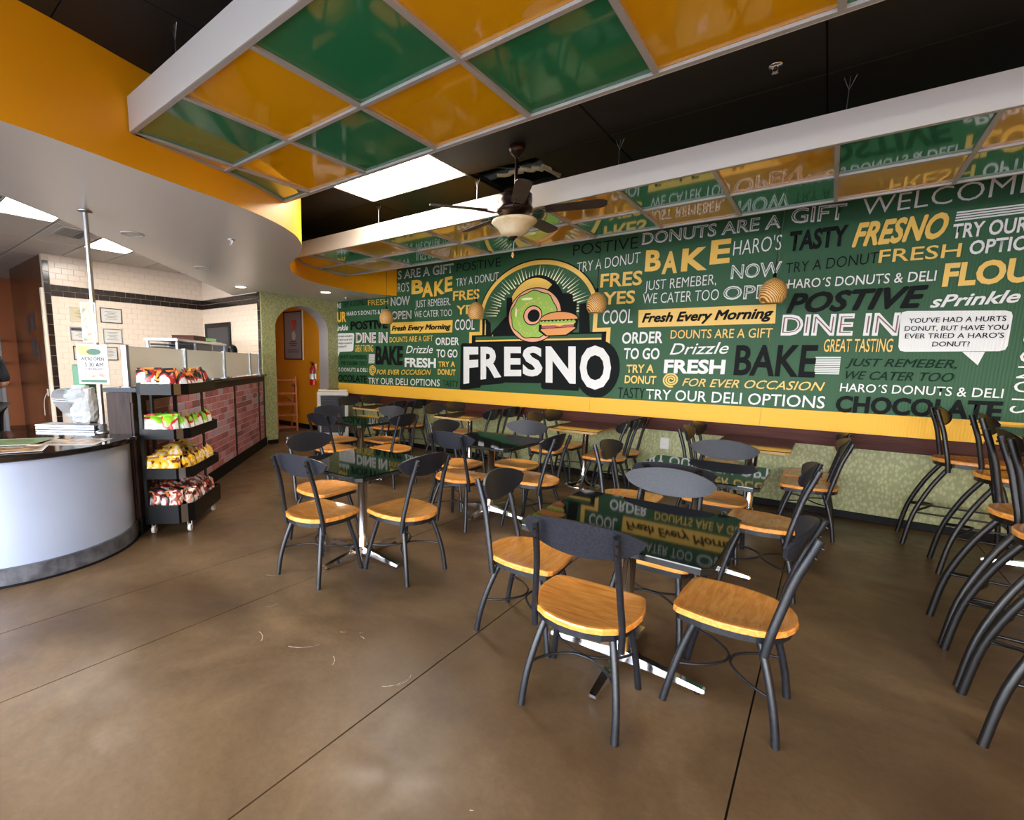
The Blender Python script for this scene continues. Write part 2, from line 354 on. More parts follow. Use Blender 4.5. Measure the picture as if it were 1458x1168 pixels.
# ---- soffit over the counter
def zs(x, y): return 2.65
ZC, ZT = 3.25, 2.86          # black ceiling, suspended ceilings
CUR = [(-3.25, -3.2), (-3.24, -1), (-3.25, 0), (-3.28, .6), (-3.34, .95), (-3.42, 1.28), (-3.49, 1.6), (-3.56, 1.95), (-3.65, 2.25), (-3.79, 2.56), (-4.0, 2.86), (-4.32, 3.14), (-4.75, 3.38), (-5.2, 3.6), (-5.58, 3.9), (-5.86, 4.25), (-6.04, 4.65), (-6.15, 5.1), (-6.19, 5.5), (-6.14, 5.95), (-6.0, 6.34)]
def cx(y):
    for (xa, ya), (xb, yb) in zip(CUR, CUR[1:]):
        if ya <= y <= yb: return xa+(xb-xa)*(y-ya)/(yb-ya)
    return CUR[-1][0] if y > 6 else CUR[0][0]
def smooth_curve(P, n=4):
    out = []
    for i in range(len(P)-1):
        p0 = P[max(i-1, 0)]; p1 = P[i]; p2 = P[i+1]; p3 = P[min(i+2, len(P)-1)]
        for k in range(n):
            t = k/n
            out.append(tuple(.5*((2*p1[d])+(-p0[d]+p2[d])*t+(2*p0[d]-5*p1[d]+4*p2[d]-p3[d])*t*t+(-p0[d]+3*p1[d]-3*p2[d]+p3[d])*t**3) for d in (0, 1)))
    return out+[P[-1]]
CS = smooth_curve(CUR)
BACK = [(-7.6, 6.34), (-7.6, 4.655), (-8.5, 4.655), (-6.02, 2.17), (-5.09, 1.24), (-4.75, .85), (-4.6, 0), (-4.6, -3.2)]
poly = CS+BACK
me = MB().add([(x, y, zs(x, y)) for x, y in poly], [tuple(range(len(poly)))]).add([(x, y, zs(x, y)+.03) for x, y in poly], [tuple(reversed(range(len(poly))))]).mesh('soffit', MT['soffit'])
bm = bmesh.new(); bm.from_mesh(me); bmesh.ops.triangulate(bm, faces=bm.faces, ngon_method='EAR_CLIP'); bm.to_mesh(me); bm.free()
soff = put('ceiling_soffit', me); soff['kind'] = 'structure'
fa = MB(); nC = len(CS)
top = lambda x, y: ZC if x > -4.55 or y > 5.28 else 2.885          # above the far suspended ceiling the fascia is painted black
fa.add([(x, y, zs(x, y)) for x, y in CS]+[(x, y, top(x, y)) for x, y in CS], [(k, k+1, k+1+nC, k+nC) for k in range(nC-1)], True)
part('soffit_fascia', fa, 'yellow_paint', soff, fix=False)
CU = [p for p in CS if p[0] <= -4.3 and p[1] < 5.32]; nU = len(CU)
part('upper_fascia', MB().add([(x, y, 2.885) if x <= -4.55 else (x-.01, y+.01, 2.9) for x, y in CU]+[(x, y, ZC) if x <= -4.55 else (x-.01, y+.01, ZC) for x, y in CU], [(k, k+1, k+1+nU, k+nU) for k in range(nU-1)], True), 'black_ceiling', soff, fix=False)
fb = MB(); BB = BACK[2:]
fb.add([(x, y, zs(x, y)) for x, y in BB]+[(x, y, 3.12) for x, y in BB], [(k, k+1, k+1+len(BB), k+len(BB)) for k in range(len(BB)-1)])
part('soffit_back', fb, 'soffit', soff, fix=False)

# ---- kitchen ceiling
kc = struct('ceiling_kitchen', MB().prism([(-13.5, -3.2), (-4.5, -3.2), (-4.5, .6), (-8.5, 4.6), (-8.5, 4.9), (-13.5, 4.9)], 3.13, 3.16), 'kceil')
for i in range(-5, 2):
    for j in range(-8, 6):
        x0 = -7.4+1.25*i; y0 = 1.8+.6*j; x1 = min(x0+1.25, -4.45); y1 = min(y0+.6, 4.66)
        if x1-x0 < .1 or y1-y0 < .1 or x0+y0 > -3.6: continue
        if (i, j) in ((-1, 1), (0, -1)): continue
        part('ceiling_tile', MB().rbox(x0+.012, y0+.012, 3.1, x1-.012, y1-.012, 3.13, .003), 'kceil', kc)
def troffer(x0, y0, x1, y1, z, m, label, grp, name='ceiling_light'):
    t = thing(name, label, 'ceiling light', ((x0+x1)/2, (y0+y1)/2, z), 0, grp); X, Y = (x1-x0)/2, (y1-y0)/2
    part('frame', MB().box(-X, -Y, 0, X, -Y+.02, .03).box(-X, Y-.02, 0, X, Y, .03).box(-X, -Y+.02, 0, -X+.02, Y-.02, .03).box(X-.02, -Y+.02, 0, X, Y-.02, .03), 'grid_white', t)
    part('diffuser', MB().box(-X+.021, -Y+.021, .004, X-.021, Y-.021, .02), m, t)
troffer(-8.64, 2.41, -7.41, 2.99, 3.1, 'klamp', 'lit rectangular ceiling panel light above the tiled kitchen wall, the smaller one seen', 'kitchen lights')
troffer(-7.39, 1.21, -6.16, 1.79, 3.1, 'klamp', 'lit rectangular ceiling panel light at the left edge of the photo', 'kitchen lights')
troffer(-7.39, -1.79, -6.16, -1.21, 3.099, 'klamp', 'lit ceiling panel light over the service counter outside the photo', 'kitchen lights')
troffer(-11.14, -.59, -9.91, -.01, 3.099, 'klamp', 'lit ceiling panel light in the back room', 'kitchen lights')
v = thing('air_vent', 'white slotted air vent in the kitchen ceiling between two lights', 'vent', (-7.78, 2.08, 3.1))
part('vent_frame', MB().box(-.3, -.18, -.012, .3, -.15, 0).box(-.3, .15, -.012, .3, .18, 0).box(-.3, -.15, -.012, -.27, .15, 0).box(.27, -.15, -.012, .3, .15, 0), 'kceil', v)
for k in range(7): part('vent_slat', MB().boxm(Matrix.Translation((0, -.13+.042*k, -.008)) @ Matrix.Rotation(.6, 4, 'X'), .54, .03, .003), 'dgrey' if k > 4 else 'kceil', v)

# ---- black ceiling of panels
# leave a real hole in the backing above the missing panel
hx0, hx1, hy0, hy1 = -2.79, -2.16, 3.96, 4.55
bb = MB().box(-6.5, -3.3, ZC+.03, hx0, 6.34, ZC+.05).box(hx1, -3.3, ZC+.03, 4.8, 6.34, ZC+.05).box(hx0, -3.3, ZC+.03, hx1, hy0, ZC+.05).box(hx0, hy1, ZC+.03, hx1, 6.34, ZC+.05).box(-14, -3.4, 4.25, 4.9, 6.7, 4.3).box(-14, 6.56, 3.0, 4.9, 6.7, 4.25).box(-14, -3.45, 3.3, 4.9, -3.31, 4.25).box(4.76, -3.3, 3, 4.9, 6.55, 4.25).box(-14, -3.3, 3, -13.62, 6.55, 4.25)
bc = struct('ceiling', bb, 'black_plenum')
PX, PY = 1.30, .615
for i in range(-2, 8):
    for j in range(-11, 6):
        x0 = -4.1+PX*i; y0 = 3.335+PY*j; x1 = min(x0+PX, 4.7); y1 = min(y0+PY, 6.335)
        if (i, j) in ((0, 0), (5, -7)): continue
        if x0 < -6.5: x0 = -6.5
        if i == 1 and j == 1:
            part('ceiling_panel', MB().rbox(hx1+.03, y0+.01, ZC, x1-.01, y1-.01, ZC+.028, .003), 'black_ceiling', bc); continue
        if x1-x0 < .1 or y1-y0 < .1: continue
        part('ceiling_panel', MB().rbox(x0+.003, y0+.003, ZC, x1-.003, y1-.003, ZC+.028, .003), 'black_ceiling', bc)
te = MB(); random.seed(3)
pts = []
for k in range(15):
    pts.append((-2.58+.03*k+random.uniform(-.012, .012), 4.08+random.uniform(-.03, .05)+.008*k, ZC+random.uniform(-.012, .008)))
te.tube(pts, [.02+.018*random.random() for _ in pts], 7, flat=.5)
te.tube([(-2.16, 4.15, ZC), (-2.14, 4.23, ZC-.01), (-2.16, 4.32, ZC), (-2.13, 4.42, ZC-.005), (-2.16, 4.5, ZC)], [.02, .035, .02, .03, .012], 7, flat=.5)
tag(part('torn_edge', te, 'torn', bc), 'torn pale edge of the missing ceiling panel')
du = MB().tube([(-3.3, 4.5, 3.6), (-2.8, 4.45, 3.58), (-2.2, 4.5, 3.6), (-1.6, 4.45, 3.6)], .11, 12)
du.tube([(-3.1, 4.1, 3.38), (-2.6, 4.15, 3.36), (-1.9, 4.1, 3.39)], .01, 6).tube([(-2.8, 4.0, 3.35), (-2.55, 4.35, 3.37), (-2.4, 4.5, 3.36)], .007, 6)
part('duct', du, 'foil', bc)
troffer(-4.09, 3.345, -2.81, 3.94, ZC, 'lamp', 'bright rectangular ceiling panel light in the black ceiling beside the ceiling fan', 'dining lights')
for i_, j_ in ((5, -7),):
    x0 = -4.1+PX*i_; y0 = 3.335+PY*j_; 
    troffer(x0+.01, y0+.01, x0+PX-.01, y0+PY-.01, ZC, 'lamp', 'bright rectangular ceiling panel light outside the photo', 'dining lights')

# ---- other walls of the dining room (outside the frame)
struct('wall_right', MB().box(4.6, -3.2, 0, 4.75, 6.34, 3.6), 'yellow_paint')
wb = MB().box(-13.5, -3.3, 0, 4.6, -3.2, .3).box(-13.5, -3.3, 2.6, 4.6, -3.2, 3.6)
ed = [-13.5]+[v for p in SKY_WINDOWS for v in p]+[4.6]
for a, b in zip(ed[::2], ed[1::2]): wb.box(a, -3.3, .3, b, -3.2, 2.6)
struct('wall_back', wb, 'sage')
for i, (a, b) in enumerate(SKY_WINDOWS):
    w = MB()
    for x in (a, (a+b)/2-.02, b-.04): w.box(x, -3.27, .3, x+.04, -3.23, 2.6)
    w.box(a+.04, -3.265, .3, b-.04, -3.235, .34); w.box(a+.04, -3.265, 2.56, b-.04, -3.235, 2.6)
    struct('window_%d' % (i+1), w, 'alu')

# ================================================================ WALL MURAL
mur = thing('wall_mural', 'long dark green printed word mural with amber band covering the far wall', 'mural', (0, YW, 0))
seams = [-7.6, -6.18, -4.3, -2.43, -.53, 1.36, 3.2, 4.6]
for a, b in zip(seams, seams[1:]):
    part('mural_panel', MB().box(a+.0015, -.008, 1.07, b-.0015, -.001, 3.24), 'green_print', mur)
    part('yellow_band', MB().box(a+.0015, -.0085, .87, b-.0015, -.001, 1.07), 'yellow_print', mur)
LAY = [0]
def flat(name, polys, m, z=None, label=None):
    LAY[0] += 1; y = -.0092-.00012*LAY[0]
    mb = MB()
    for p in polys: mb.add([(a, y, b) for a, b in p], [tuple(range(len(p)))])
    me = mb.mesh(name, MT[m]); bm = bmesh.new(); bm.from_mesh(me)
    bmesh.ops.triangulate(bm, faces=bm.faces, ngon_method='EAR_CLIP')
    for f in bm.faces:
        f.normal_update()
        if f.normal.y > 0: f.normal_flip()
    bm.to_mesh(me); bm.free()
    return tag(put(name, me, mur), label)
# flat text: made from the built-in font, turned into plain mesh
TXT = []
def text_job(s, style, fit): TXT.append((s, style, fit))
OFF = {'t': -.008, 'n': .006, 'b': .022, 'B': .038, 'i': .004, 'x': -.027, 'O': .09}
def stacked(s, style): return 'Bi' in style or ('M' in s and style[0] in 'nb')
def run_text():
    made = []
    for s, style, fit in TXT:
        c = bpy.data.curves.new('t', 'FONT'); c.body = s; c.resolution_u = 3
        st = style.replace('i', '') or 'i'; c.offset = OFF[st[0]] if not stacked(s, style) else 0; c.shear = .28 if 'i' in style else 0
        o = bpy.data.objects.new('t', c); COL.objects.link(o); made.append(o)
    bpy.context.view_layer.update(); dg = bpy.context.evaluated_depsgraph_get(); out = []
    for o, (s, style, fit) in zip(made, TXT):
        me = bpy.data.meshes.new_from_object(o.evaluated_get(dg)); c = o.data
        if stacked(s, style):       # heavier strokes from shifted copies of the glyphs
            d = OFF[style[0]]; bm = bmesh.new(); bm.from_mesh(me); base = bm.verts[:]+bm.edges[:]+bm.faces[:]
            for v in bm.verts: v.co.z = 9*3e-5
            LAY[0] += 3
            for k in range(8):
                a = k*PI/4; r = bmesh.ops.duplicate(bm, geom=base); vs = [g for g in r['geom'] if isinstance(g, bmesh.types.BMVert)]
                bmesh.ops.translate(bm, verts=vs, vec=(d*math.cos(a), d*math.sin(a), -(k+1)*3e-5))
            bm.to_mesh(me); bm.free()
        fit(me, s)
        bpy.data.objects.remove(o); bpy.data.curves.remove(c)
    TXT.clear()
def on_wall(x0, z0, x1, z1, h, col, parent=None, inline=False, pos=None):
    def fit(me, s):
        vs = me.vertices
        if not len(vs): return
        mnx = min(v.co.x for v in vs); mxx = max(v.co.x for v in vs)
        tall = .70
        LAY[0] += 1; y = -.0092-.00012*LAY[0]; w = max(mxx-mnx, 1e-4)
        for v in vs:
            u = (v.co.x-mnx)/w; v.co = (x0+(x1-x0)*u, y-v.co.z, z0+(z1-z0)*u+v.co.y/tall*h)
        me.materials.clear(); me.materials.append(MT['p_'+col]); put('lettering', me, mur)
    return fit
MURAL = [
 ('POSTIVE', -2.783, 2.93, -1.96, 2.917, 0.142, 'k', 't'),
 ('DONUTS ARE A', -1.914, 2.953, -0.542, 2.936, 0.131, 'w', 'b'),
 ('TRY A DONUT', -2.716, 2.706, -1.921, 2.743, 0.132, 'w', 't'),
 ('B', -1.857, 2.645, -1.679, 2.634, 0.229, 'y', 'B'),
 ('A', -1.664, 2.594, -1.494, 2.592, 0.234, 'y', 'B'),
 ('K', -1.455, 2.603, -1.185, 2.594, 0.235, 'y', 'B'),
 ('E', -1.167, 2.648, -0.974, 2.647, 0.24, 'y', 'B'),
 ("HARO'S", -0.948, 2.705, -0.523, 2.713, 0.156, 'w', 't'),
 ('FRES', -2.39, 2.493, -1.878, 2.484, 0.163, 'y', 'b'),
 ('YES', -2.34, 2.274, -1.945, 2.268, 0.151, 'y', 'b'),
 ('COOL', -2.329, 2.026, -1.953, 2.028, 0.172, 'w', 'n'),
 ('JUST REMEBER,', -1.838, 2.407, -1.081, 2.414, 0.116, 'w', 't'),
 ('WE CATER TOO', -1.852, 2.249, -1.043, 2.242, 0.123, 'w', 't'),
 ('NOW', -0.946, 2.462, -0.497, 2.453, 0.143, 'w', 'b'),
 ('OPEN', -1.0, 2.244, -0.427, 2.223, 0.14, 'w', 'b'),
 ('#quad', 'y', [[-1.893, 2.179], [-0.506, 2.165], [-0.496, 1.965], [-1.882, 1.969]]),
 ('Fresh Every Morning', -1.842, 2.029, -0.521, 2.023, 0.105, 'k', 'Bi'),
 ('ORDER', -2.065, 1.775, -1.585, 1.777, 0.136, 'w', 'b'),
 ('TO GO', -2.029, 1.585, -1.607, 1.583, 0.131, 'w', 'b'),
 ('DOUNTS ARE A GIFT', -1.502, 1.826, -0.51, 1.819, 0.099, 'y', 'n'),
 ('Drizzle', -1.494, 1.637, -0.892, 1.65, 0.132, 'w', 'i'),
 ('FRESH', -1.544, 1.423, -0.908, 1.427, 0.149, 'w', 'B'),
 ('BAKE', -0.822, 1.422, -0.113, 1.416, 0.318, 'k', 'b'),
 ('TRY A', -1.983, 1.412, -1.657, 1.42, 0.097, 'y', 'b'),
 ('DONUT', -1.993, 1.279, -1.621, 1.28, 0.097, 'y', 'b'),
 ('FOR EVER OCCASION', -1.328, 1.271, -0.021, 1.274, 0.091, 'y', 'i'),
 ('TASTY', -2.068, 1.087, -1.741, 1.093, 0.135, 'k', 't'),
 ('TRY OUR DELI OPTIONS', -1.723, 1.093, -0.003, 1.099, 0.124, 'w', 'n'),
 ('GIFT', -0.468, 2.961, -0.039, 2.936, 0.143, 'w', 'b'),
 ('WELCOME', 0.074, 2.944, 1.133, 2.953, 0.155, 'w', 't'),
 ('TASTY', -0.459, 2.694, -0.004, 2.693, 0.181, 'k', 'B'),
 ('FRESNO', 0.036, 2.67, 0.665, 2.669, 0.204, 'y', 'Bi'),
 ('TRY OUR', 0.698, 2.649, 1.129, 2.643, 0.117, 'w', 'b'),
 ('OPTIONS', 0.818, 2.499, 1.29, 2.499, 0.111, 'w', 'b'),
 ('TRY A DONUT', -0.461, 2.467, 0.239, 2.494, 0.106, 'k', 't'),
 ('FRESH', 0.244, 2.494, 0.77, 2.486, 0.117, 'y', 'n'),
 ('HARO´S DONUTS & DELI', -0.426, 2.315, 0.643, 2.296, 0.09, 'w', 'n'),
 ('FLOUR', 0.688, 2.247, 1.346, 2.244, 0.185, 'y', 'B'),
 ('POSTIVE', -0.415, 2.071, 0.608, 2.073, 0.185, 'k', 'Bi'),
 ('sPrinkle', 0.634, 2.061, 1.159, 2.077, 0.102, 'w', 'bi'),
 ('DINE IN', -0.437, 1.847, 0.452, 1.825, 0.196, 'w', 'B'),
 ('GREAT TASTING', -0.071, 1.67, 0.431, 1.667, 0.123, 'y', 'n'),
 ('#bubble', 'w', [[0.448, 2.041], [1.136, 2.009], [1.141, 1.671], [0.475, 1.667]], [[0.883, 1.666], [0.99, 1.549], [1.018, 1.666]]),
 ("YOU'VE HAD A HURTS", 0.513, 1.928, 1.103, 1.924, 0.044, 'k', 'n'),
 ('DONUT, BUT HAVE YOU', 0.494, 1.858, 1.122, 1.849, 0.044, 'k', 'n'),
 ("EVER TRIED A HARO'S", 0.504, 1.789, 1.108, 1.783, 0.044, 'k', 'n'),
 ('DONUT?', 0.69, 1.714, 0.919, 1.712, 0.044, 'k', 'n'),
 ('#stripes', 'w', [[-0.125, 1.617], [0.071, 1.618], [0.076, 1.438], [-0.119, 1.437]], 10),
 ('#stripes', 'w', [[0.706, 2.869], [1.242, 2.865], [1.253, 2.785], [0.703, 2.782]], 4),
 ('JUST REMEBER,', 0.115, 1.529, 0.866, 1.521, 0.076, 'd', 'ni'),
 ('WE CATER TOO', 0.124, 1.401, 0.86, 1.399, 0.081, 'd', 'ni'),
 ('HARO´S DONUTS & DELI', 0.099, 1.279, 1.165, 1.273, 0.08, 'w', 'n'),
 ('CHOCOLATE', 0.082, 1.078, 1.176, 1.086, 0.153, 'k', 'B'),
 ('#vert', 'SPRINKLING DONUTS', [[1.125, 2.508], [1.211, 1.092]], [1.304, 1.154]),
 ('S ARE A GIFT', -5.963, 2.927, -4.755, 2.918, 0.139, 'w', 'b'),
 ('POSTIVE', -4.691, 2.917, -3.888, 2.917, 0.13, 'k', 't'),
 ("RO'S", -5.961, 2.705, -5.698, 2.701, 0.155, 'w', 't'),
 ('B', -5.64, 2.658, -5.372, 2.65, 0.215, 'y', 'B'),
 ('A', -5.404, 2.593, -5.162, 2.591, 0.224, 'y', 'B'),
 ('K', -5.141, 2.583, -4.921, 2.619, 0.22, 'y', 'B'),
 ('E', -4.922, 2.634, -4.767, 2.646, 0.216, 'y', 'B'),
 ('TRY A DONUT', -4.699, 2.697, -3.913, 2.721, 0.121, 'w', 't'),
 ('FRES', -4.75, 2.486, -4.245, 2.481, 0.141, 'y', 'b'),
 ('YES', -4.678, 2.262, -4.255, 2.265, 0.135, 'y', 'b'),
 ('COOL', -4.698, 2.021, -4.317, 2.016, 0.165, 'w', 'n'),
 ('NOW', -6.133, 2.489, -5.673, 2.483, 0.138, 'w', 'b'),
 ('JUST REMEBER,', -5.548, 2.421, -4.799, 2.42, 0.118, 'w', 't'),
 ('OPEN', -6.108, 2.252, -5.634, 2.245, 0.132, 'w', 'b'),
 ('WE CATER TOO', -5.567, 2.258, -4.763, 2.245, 0.107, 'w', 't'),
 ('NS', -7.595, 2.529, -7.479, 2.522, 0.092, 'w', 'b'),
 ('TRY A DONUT', -7.439, 2.524, -6.73, 2.549, 0.114, 'k', 't'),
 ('FRESH', -6.714, 2.524, -6.191, 2.516, 0.102, 'y', 't'),
 ('UR', -7.6, 2.265, -7.329, 2.261, 0.185, 'y', 'B'),
 ('HARO´S DONUTS & DELI', -7.31, 2.37, -6.171, 2.356, 0.077, 'w', 'n'),
 ('inkle', -7.603, 2.093, -7.274, 2.098, 0.104, 'w', 'bi'),
 ('POSTIVE', -7.207, 2.103, -6.203, 2.104, 0.148, 'k', 'B'),
 ('#quad', 'y', [[-6.146, 2.193], [-4.753, 2.181], [-4.759, 1.986], [-6.144, 1.996]]),
 ('Fresh Every Morning', -6.106, 2.05, -4.78, 2.042, 0.083, 'k', 'Bi'),
 ('DINE IN', -7.054, 1.859, -6.202, 1.847, 0.176, 'w', 'B'),
 ('DOUNTS ARE A GIFT', -6.153, 1.846, -5.145, 1.854, 0.093, 'y', 'n'),
 ('ORDER', -5.09, 1.79, -4.606, 1.785, 0.117, 'w', 'b'),
 ('#bubble', 'w', [[-7.604, 2.044], [-7.108, 2.038], [-7.145, 1.691], [-7.61, 1.677]], [[-7.61, 1.692], [-7.606, 1.57], [-7.533, 1.692]]),
 ('VE HAD A HURTS', -7.587, 1.964, -7.153, 1.963, 0.033, 'k', 'n'),
 ('T, BUT HAVE YOU', -7.589, 1.896, -7.142, 1.897, 0.033, 'k', 'n'),
 ("TRIED A HARO'S", -7.59, 1.828, -7.165, 1.831, 0.033, 'k', 'n'),
 ('DONUT?', -7.591, 1.76, -7.324, 1.766, 0.034, 'k', 'n'),
 ('GREAT TASTING', -7.078, 1.683, -6.577, 1.682, 0.126, 'y', 'n'),
 ('BAKE', -6.515, 1.462, -5.832, 1.458, 0.311, 'k', 'B'),
 ('Drizzle', -5.752, 1.654, -5.141, 1.654, 0.13, 'w', 'i'),
 ('FRESH', -5.781, 1.421, -5.073, 1.418, 0.147, 'w', 'B'),
 ('TO GO', -5.065, 1.59, -4.631, 1.586, 0.125, 'w', 'b'),
 ('#stripes', 'w', [[-6.707, 1.636], [-6.546, 1.636], [-6.556, 1.462], [-6.718, 1.459]], 10),
 ('JUST REMEBER,', -7.542, 1.551, -6.749, 1.546, 0.074, 'd', 'ni'),
 ('WE CATER TOO', -7.502, 1.426, -6.75, 1.423, 0.075, 'd', 'ni'),
 ('´S DONUTS & DELI', -7.587, 1.294, -6.734, 1.303, 0.075, 'w', 'n'),
 ('OCOLATE', -7.591, 1.097, -6.746, 1.106, 0.127, 'k', 'b'),
 ('FOR EVER OCCASION', -6.484, 1.263, -5.175, 1.293, 0.088, 'y', 'i'),
 ('TRY A', -5.02, 1.432, -4.673, 1.438, 0.084, 'y', 'b'),
 ('DONUT', -5.029, 1.303, -4.661, 1.301, 0.089, 'y', 'b'),
 ('TRY OUR DELI OPTIONS', -6.709, 1.082, -4.983, 1.106, 0.116, 'w', 'n'),
 ('TASTY', -4.922, 1.109, -4.605, 1.113, 0.101, 'k', 't'),
 ('#spiral', 'y', [-6.603, 1.343], 0.1),
 ('#spiral', 'y', [-1.455, 1.338], 0.09),
 ('#logo', 'F', [[-4.507, 1.163], [-4.224, 1.214], [-4.244, 1.752], [-4.526, 1.755]]),
 ('#logo', 'R', [[-4.182, 1.246], [-3.808, 1.297], [-3.828, 1.749], [-4.202, 1.752]]),
 ('#logo', 'E', [[-3.76, 1.311], [-3.473, 1.32], [-3.494, 1.746], [-3.78, 1.749]]),
 ('#logo', 'S', [[-3.45, 1.317], [-3.134, 1.327], [-3.158, 1.749], [-3.472, 1.752]]),
 ('#logo', 'N', [[-3.081, 1.243], [-2.638, 1.242], [-2.67, 1.744], [-3.109, 1.748]]),
 ('#logo', 'O', [[-2.576, 1.165], [-2.157, 1.185], [-2.197, 1.752], [-2.614, 1.756]]),
 ('#poly', 'arch', [[-3.25, 2.193], [-4.22, 2.241], [-2.418, 2.152], [-3.261, 2.928]]),
 ('#base', [[-4.379, 1.949], [-2.281, 1.954], [-2.267, 1.752], [-4.373, 1.773]], [[-4.324, 1.86], [-2.324, 1.861], [-2.32, 1.81], [-4.322, 1.817]]),
 ('#sky', [[-4.178, 1.858], [-4.19, 2.183], [-4.103, 2.164], [-4.032, 2.1], [-4.022, 1.855]], [[-4.022, 1.855], [-4.026, 1.95], [-3.762, 2.2], [-3.774, 2.464], [-3.678, 2.457], [-3.65, 1.849]], [[-2.898, 1.836], [-2.935, 2.463], [-2.799, 2.449], [-2.753, 2.424], [-2.716, 1.833]], [[-2.631, 1.831], [-2.661, 2.303], [-2.525, 2.311], [-2.485, 1.894], [-2.327, 1.907], [-2.321, 1.826]]),
 ('#donut', [-3.299, 2.195], [-3.731, 2.217], [-2.899, 2.175], [-3.319, 2.562], [-3.279, 1.825], [-3.332, 2.179]),
 ('#sand', [[-3.204, 2.069], [-3.17, 2.154], [-3.031, 2.208], [-2.811, 2.208], [-2.693, 2.165], [-2.689, 2.099], [-2.876, 2.082], [-3.135, 2.031]], [[-3.202, 2.025], [-2.669, 2.073], [-2.656, 1.998], [-2.759, 1.951], [-3.128, 1.909], [-3.205, 1.981]], [[-3.189, 1.963], [-2.691, 1.999], [-2.712, 1.916], [-2.809, 1.877], [-3.086, 1.839], [-3.184, 1.876]]),
]
INLINE = {'DONUTS ARE A': 'g', 'GIFT': 'g', 'NOW': 'g', 'OPEN': 'g', 'S ARE A GIFT': 'g', 'DINE IN': 'r'}
def offset_poly(p, d):
    cxm = sum(a for a, b in p)/len(p); czm = sum(b for a, b in p)/len(p)
    return [(a+(d if a > cxm else -d), b+(d if b > czm else -d)) for a, b in p]
def ell(cx_, cz, rx, rz, a0=0, a1=2*PI, n=40, wob=0, k=0): return [(cx_+(rx+wob*math.sin(k*t))*math.cos(t), cz+(rz+wob*math.sin(k*t))*math.sin(t)) for t in [a0+(a1-a0)*i/n for i in range(n+(0 if abs(a1-a0-2*PI) < .01 else 1))]]
def ring(name, cx_, cz, rx, rz, th, m, a0=0, a1=2*PI, n=60):
    ts = [a0+(a1-a0)*i/n for i in range(n+1)]
    P = [[(cx_+rx*math.cos(a), cz+rz*math.sin(a)), (cx_+rx*math.cos(b), cz+rz*math.sin(b)), (cx_+(rx-th)*math.cos(b), cz+(rz-th)*math.sin(b)), (cx_+(rx-th)*math.cos(a), cz+(rz-th)*math.sin(a))] for a, b in zip(ts, ts[1:])]
    flat(name, P, m)
# emblem: arch, rays, skyline, plain iced donut and sandwich over big lettering
ACX, ACZ, ARX, ARZ = -3.315, 2.19, .915, .745
flat('emblem_ground', [ell(ACX, ACZ, ARX-.03, ARZ-.03, 0, PI, 40)+[(ACX-ARX+.02, 1.93), (ACX+ARX-.02, 1.93)][::1]], 'p_g')
rays = []
for k in range(43):
    a = PI*(k+.5)/43; r0 = .60+.03*math.sin(k*2.3); r1 = .80+.045*math.sin(k*5.1)
    fx, fz = 1.0, ARZ/ARX
    ca, sa = math.cos(a), math.sin(a); w = .011
    if abs(ca) < .05: r1 -= .02
    rays.append([(ACX+ca*r0-sa*w, ACZ+(sa*r0+ca*w)*fz), (ACX+ca*r0+sa*w, ACZ+(sa*r0-ca*w)*fz), (ACX+ca*r1, ACZ+sa*r1*fz)])
flat('emblem_ray', rays, 'p_lite')
ring('emblem_arch', ACX, ACZ, ARX+.018, ARZ+.018, .018, 'p_k', 0, PI); ring('emblem_arch', ACX, ACZ, ARX, ARZ, .058, 'p_y', 0, PI)
flat('emblem_ground', [ell(-3.3, 2.2, .455, .535, 0, PI, 30)+[(-3.75, 1.9), (-2.84, 1.9)]], 'p_k')
flat('emblem_ground', [ell(-3.33, 2.2, .42, .50, PI*.28, PI*.93, 24)+[(-3.7, 2.0)]], 'p_y')
for i, e in enumerate(MURAL):
    if e[0] == '#base':
        a, b = e[1:]
        flat('emblem_edge', [[(ACX-ARX, 2.2), (ACX-ARX, 1.98), (a[3][0]-.05, 1.98), (a[3][0]-.05, 1.7), (-2.22, 1.7), (-2.22, 1.98), (ACX+ARX, 1.98), (ACX+ARX, 2.2), (ACX+ARX-.055, 2.2), (ACX+ARX-.055, 1.93), (-2.27, 1.93), (-2.27, 1.74), (a[3][0], 1.74), (a[3][0], 1.93), (ACX-ARX+.055, 1.93), (ACX-ARX+.055, 2.2)]], 'p_y')
        flat('emblem_base', [[(a[3][0], 1.74), (-2.27, 1.74), (-2.27, 1.93), (a[3][0], 1.93)]], 'p_k')
    if e[0] == '#sky':
        for q_ in e[1:]: flat('emblem_skyline', [q_], 'p_k')
        flat('emblem_skyline', [[(-3.04+.11, 2.0), (-3.04+.11, 2.18), (-2.96+.11, 2.3), (-2.88+.19, 2.35), (-2.88+.19, 2.0)]], 'p_k')
        flat('emblem_drip', [[(x, 1.93), (x+.015, 1.93), (x+.012, z), (x+.003, z)] for x, z in ((-4.14, 2.15), (-4.13, 2.1), (-4.0, 1.86))], 'p_y')
        flat('emblem_ground', [[(-4.3, 1.905), (-2.33, 1.905), (-2.33, 1.86), (-4.3, 1.86)]], 'p_g')
        flat('emblem_line', [[(-4.3, 1.855), (-2.33, 1.855), (-2.33, 1.83), (-4.3, 1.83)]], 'p_y')
DX, DZ = -3.315, 2.185
flat('donut_outline', [ell(DX, DZ, .42, .385)], 'p_k'); flat('donut_bun', [ell(DX, DZ, .405, .37)], 'p_bun2')
flat('donut_outline', [ell(DX-.015, DZ+.01, .362, .335, wob=.012, k=9)], 'p_k'); flat('donut_icing', [ell(DX-.015, DZ+.01, .35, .322, wob=.012, k=9)], 'p_ice')
flat('icing_shine', [ell(DX-.12, DZ+.235, .09, .018, n=16), ell(DX-.29, DZ+.05, .015, .07, n=16)], 'p_lite')
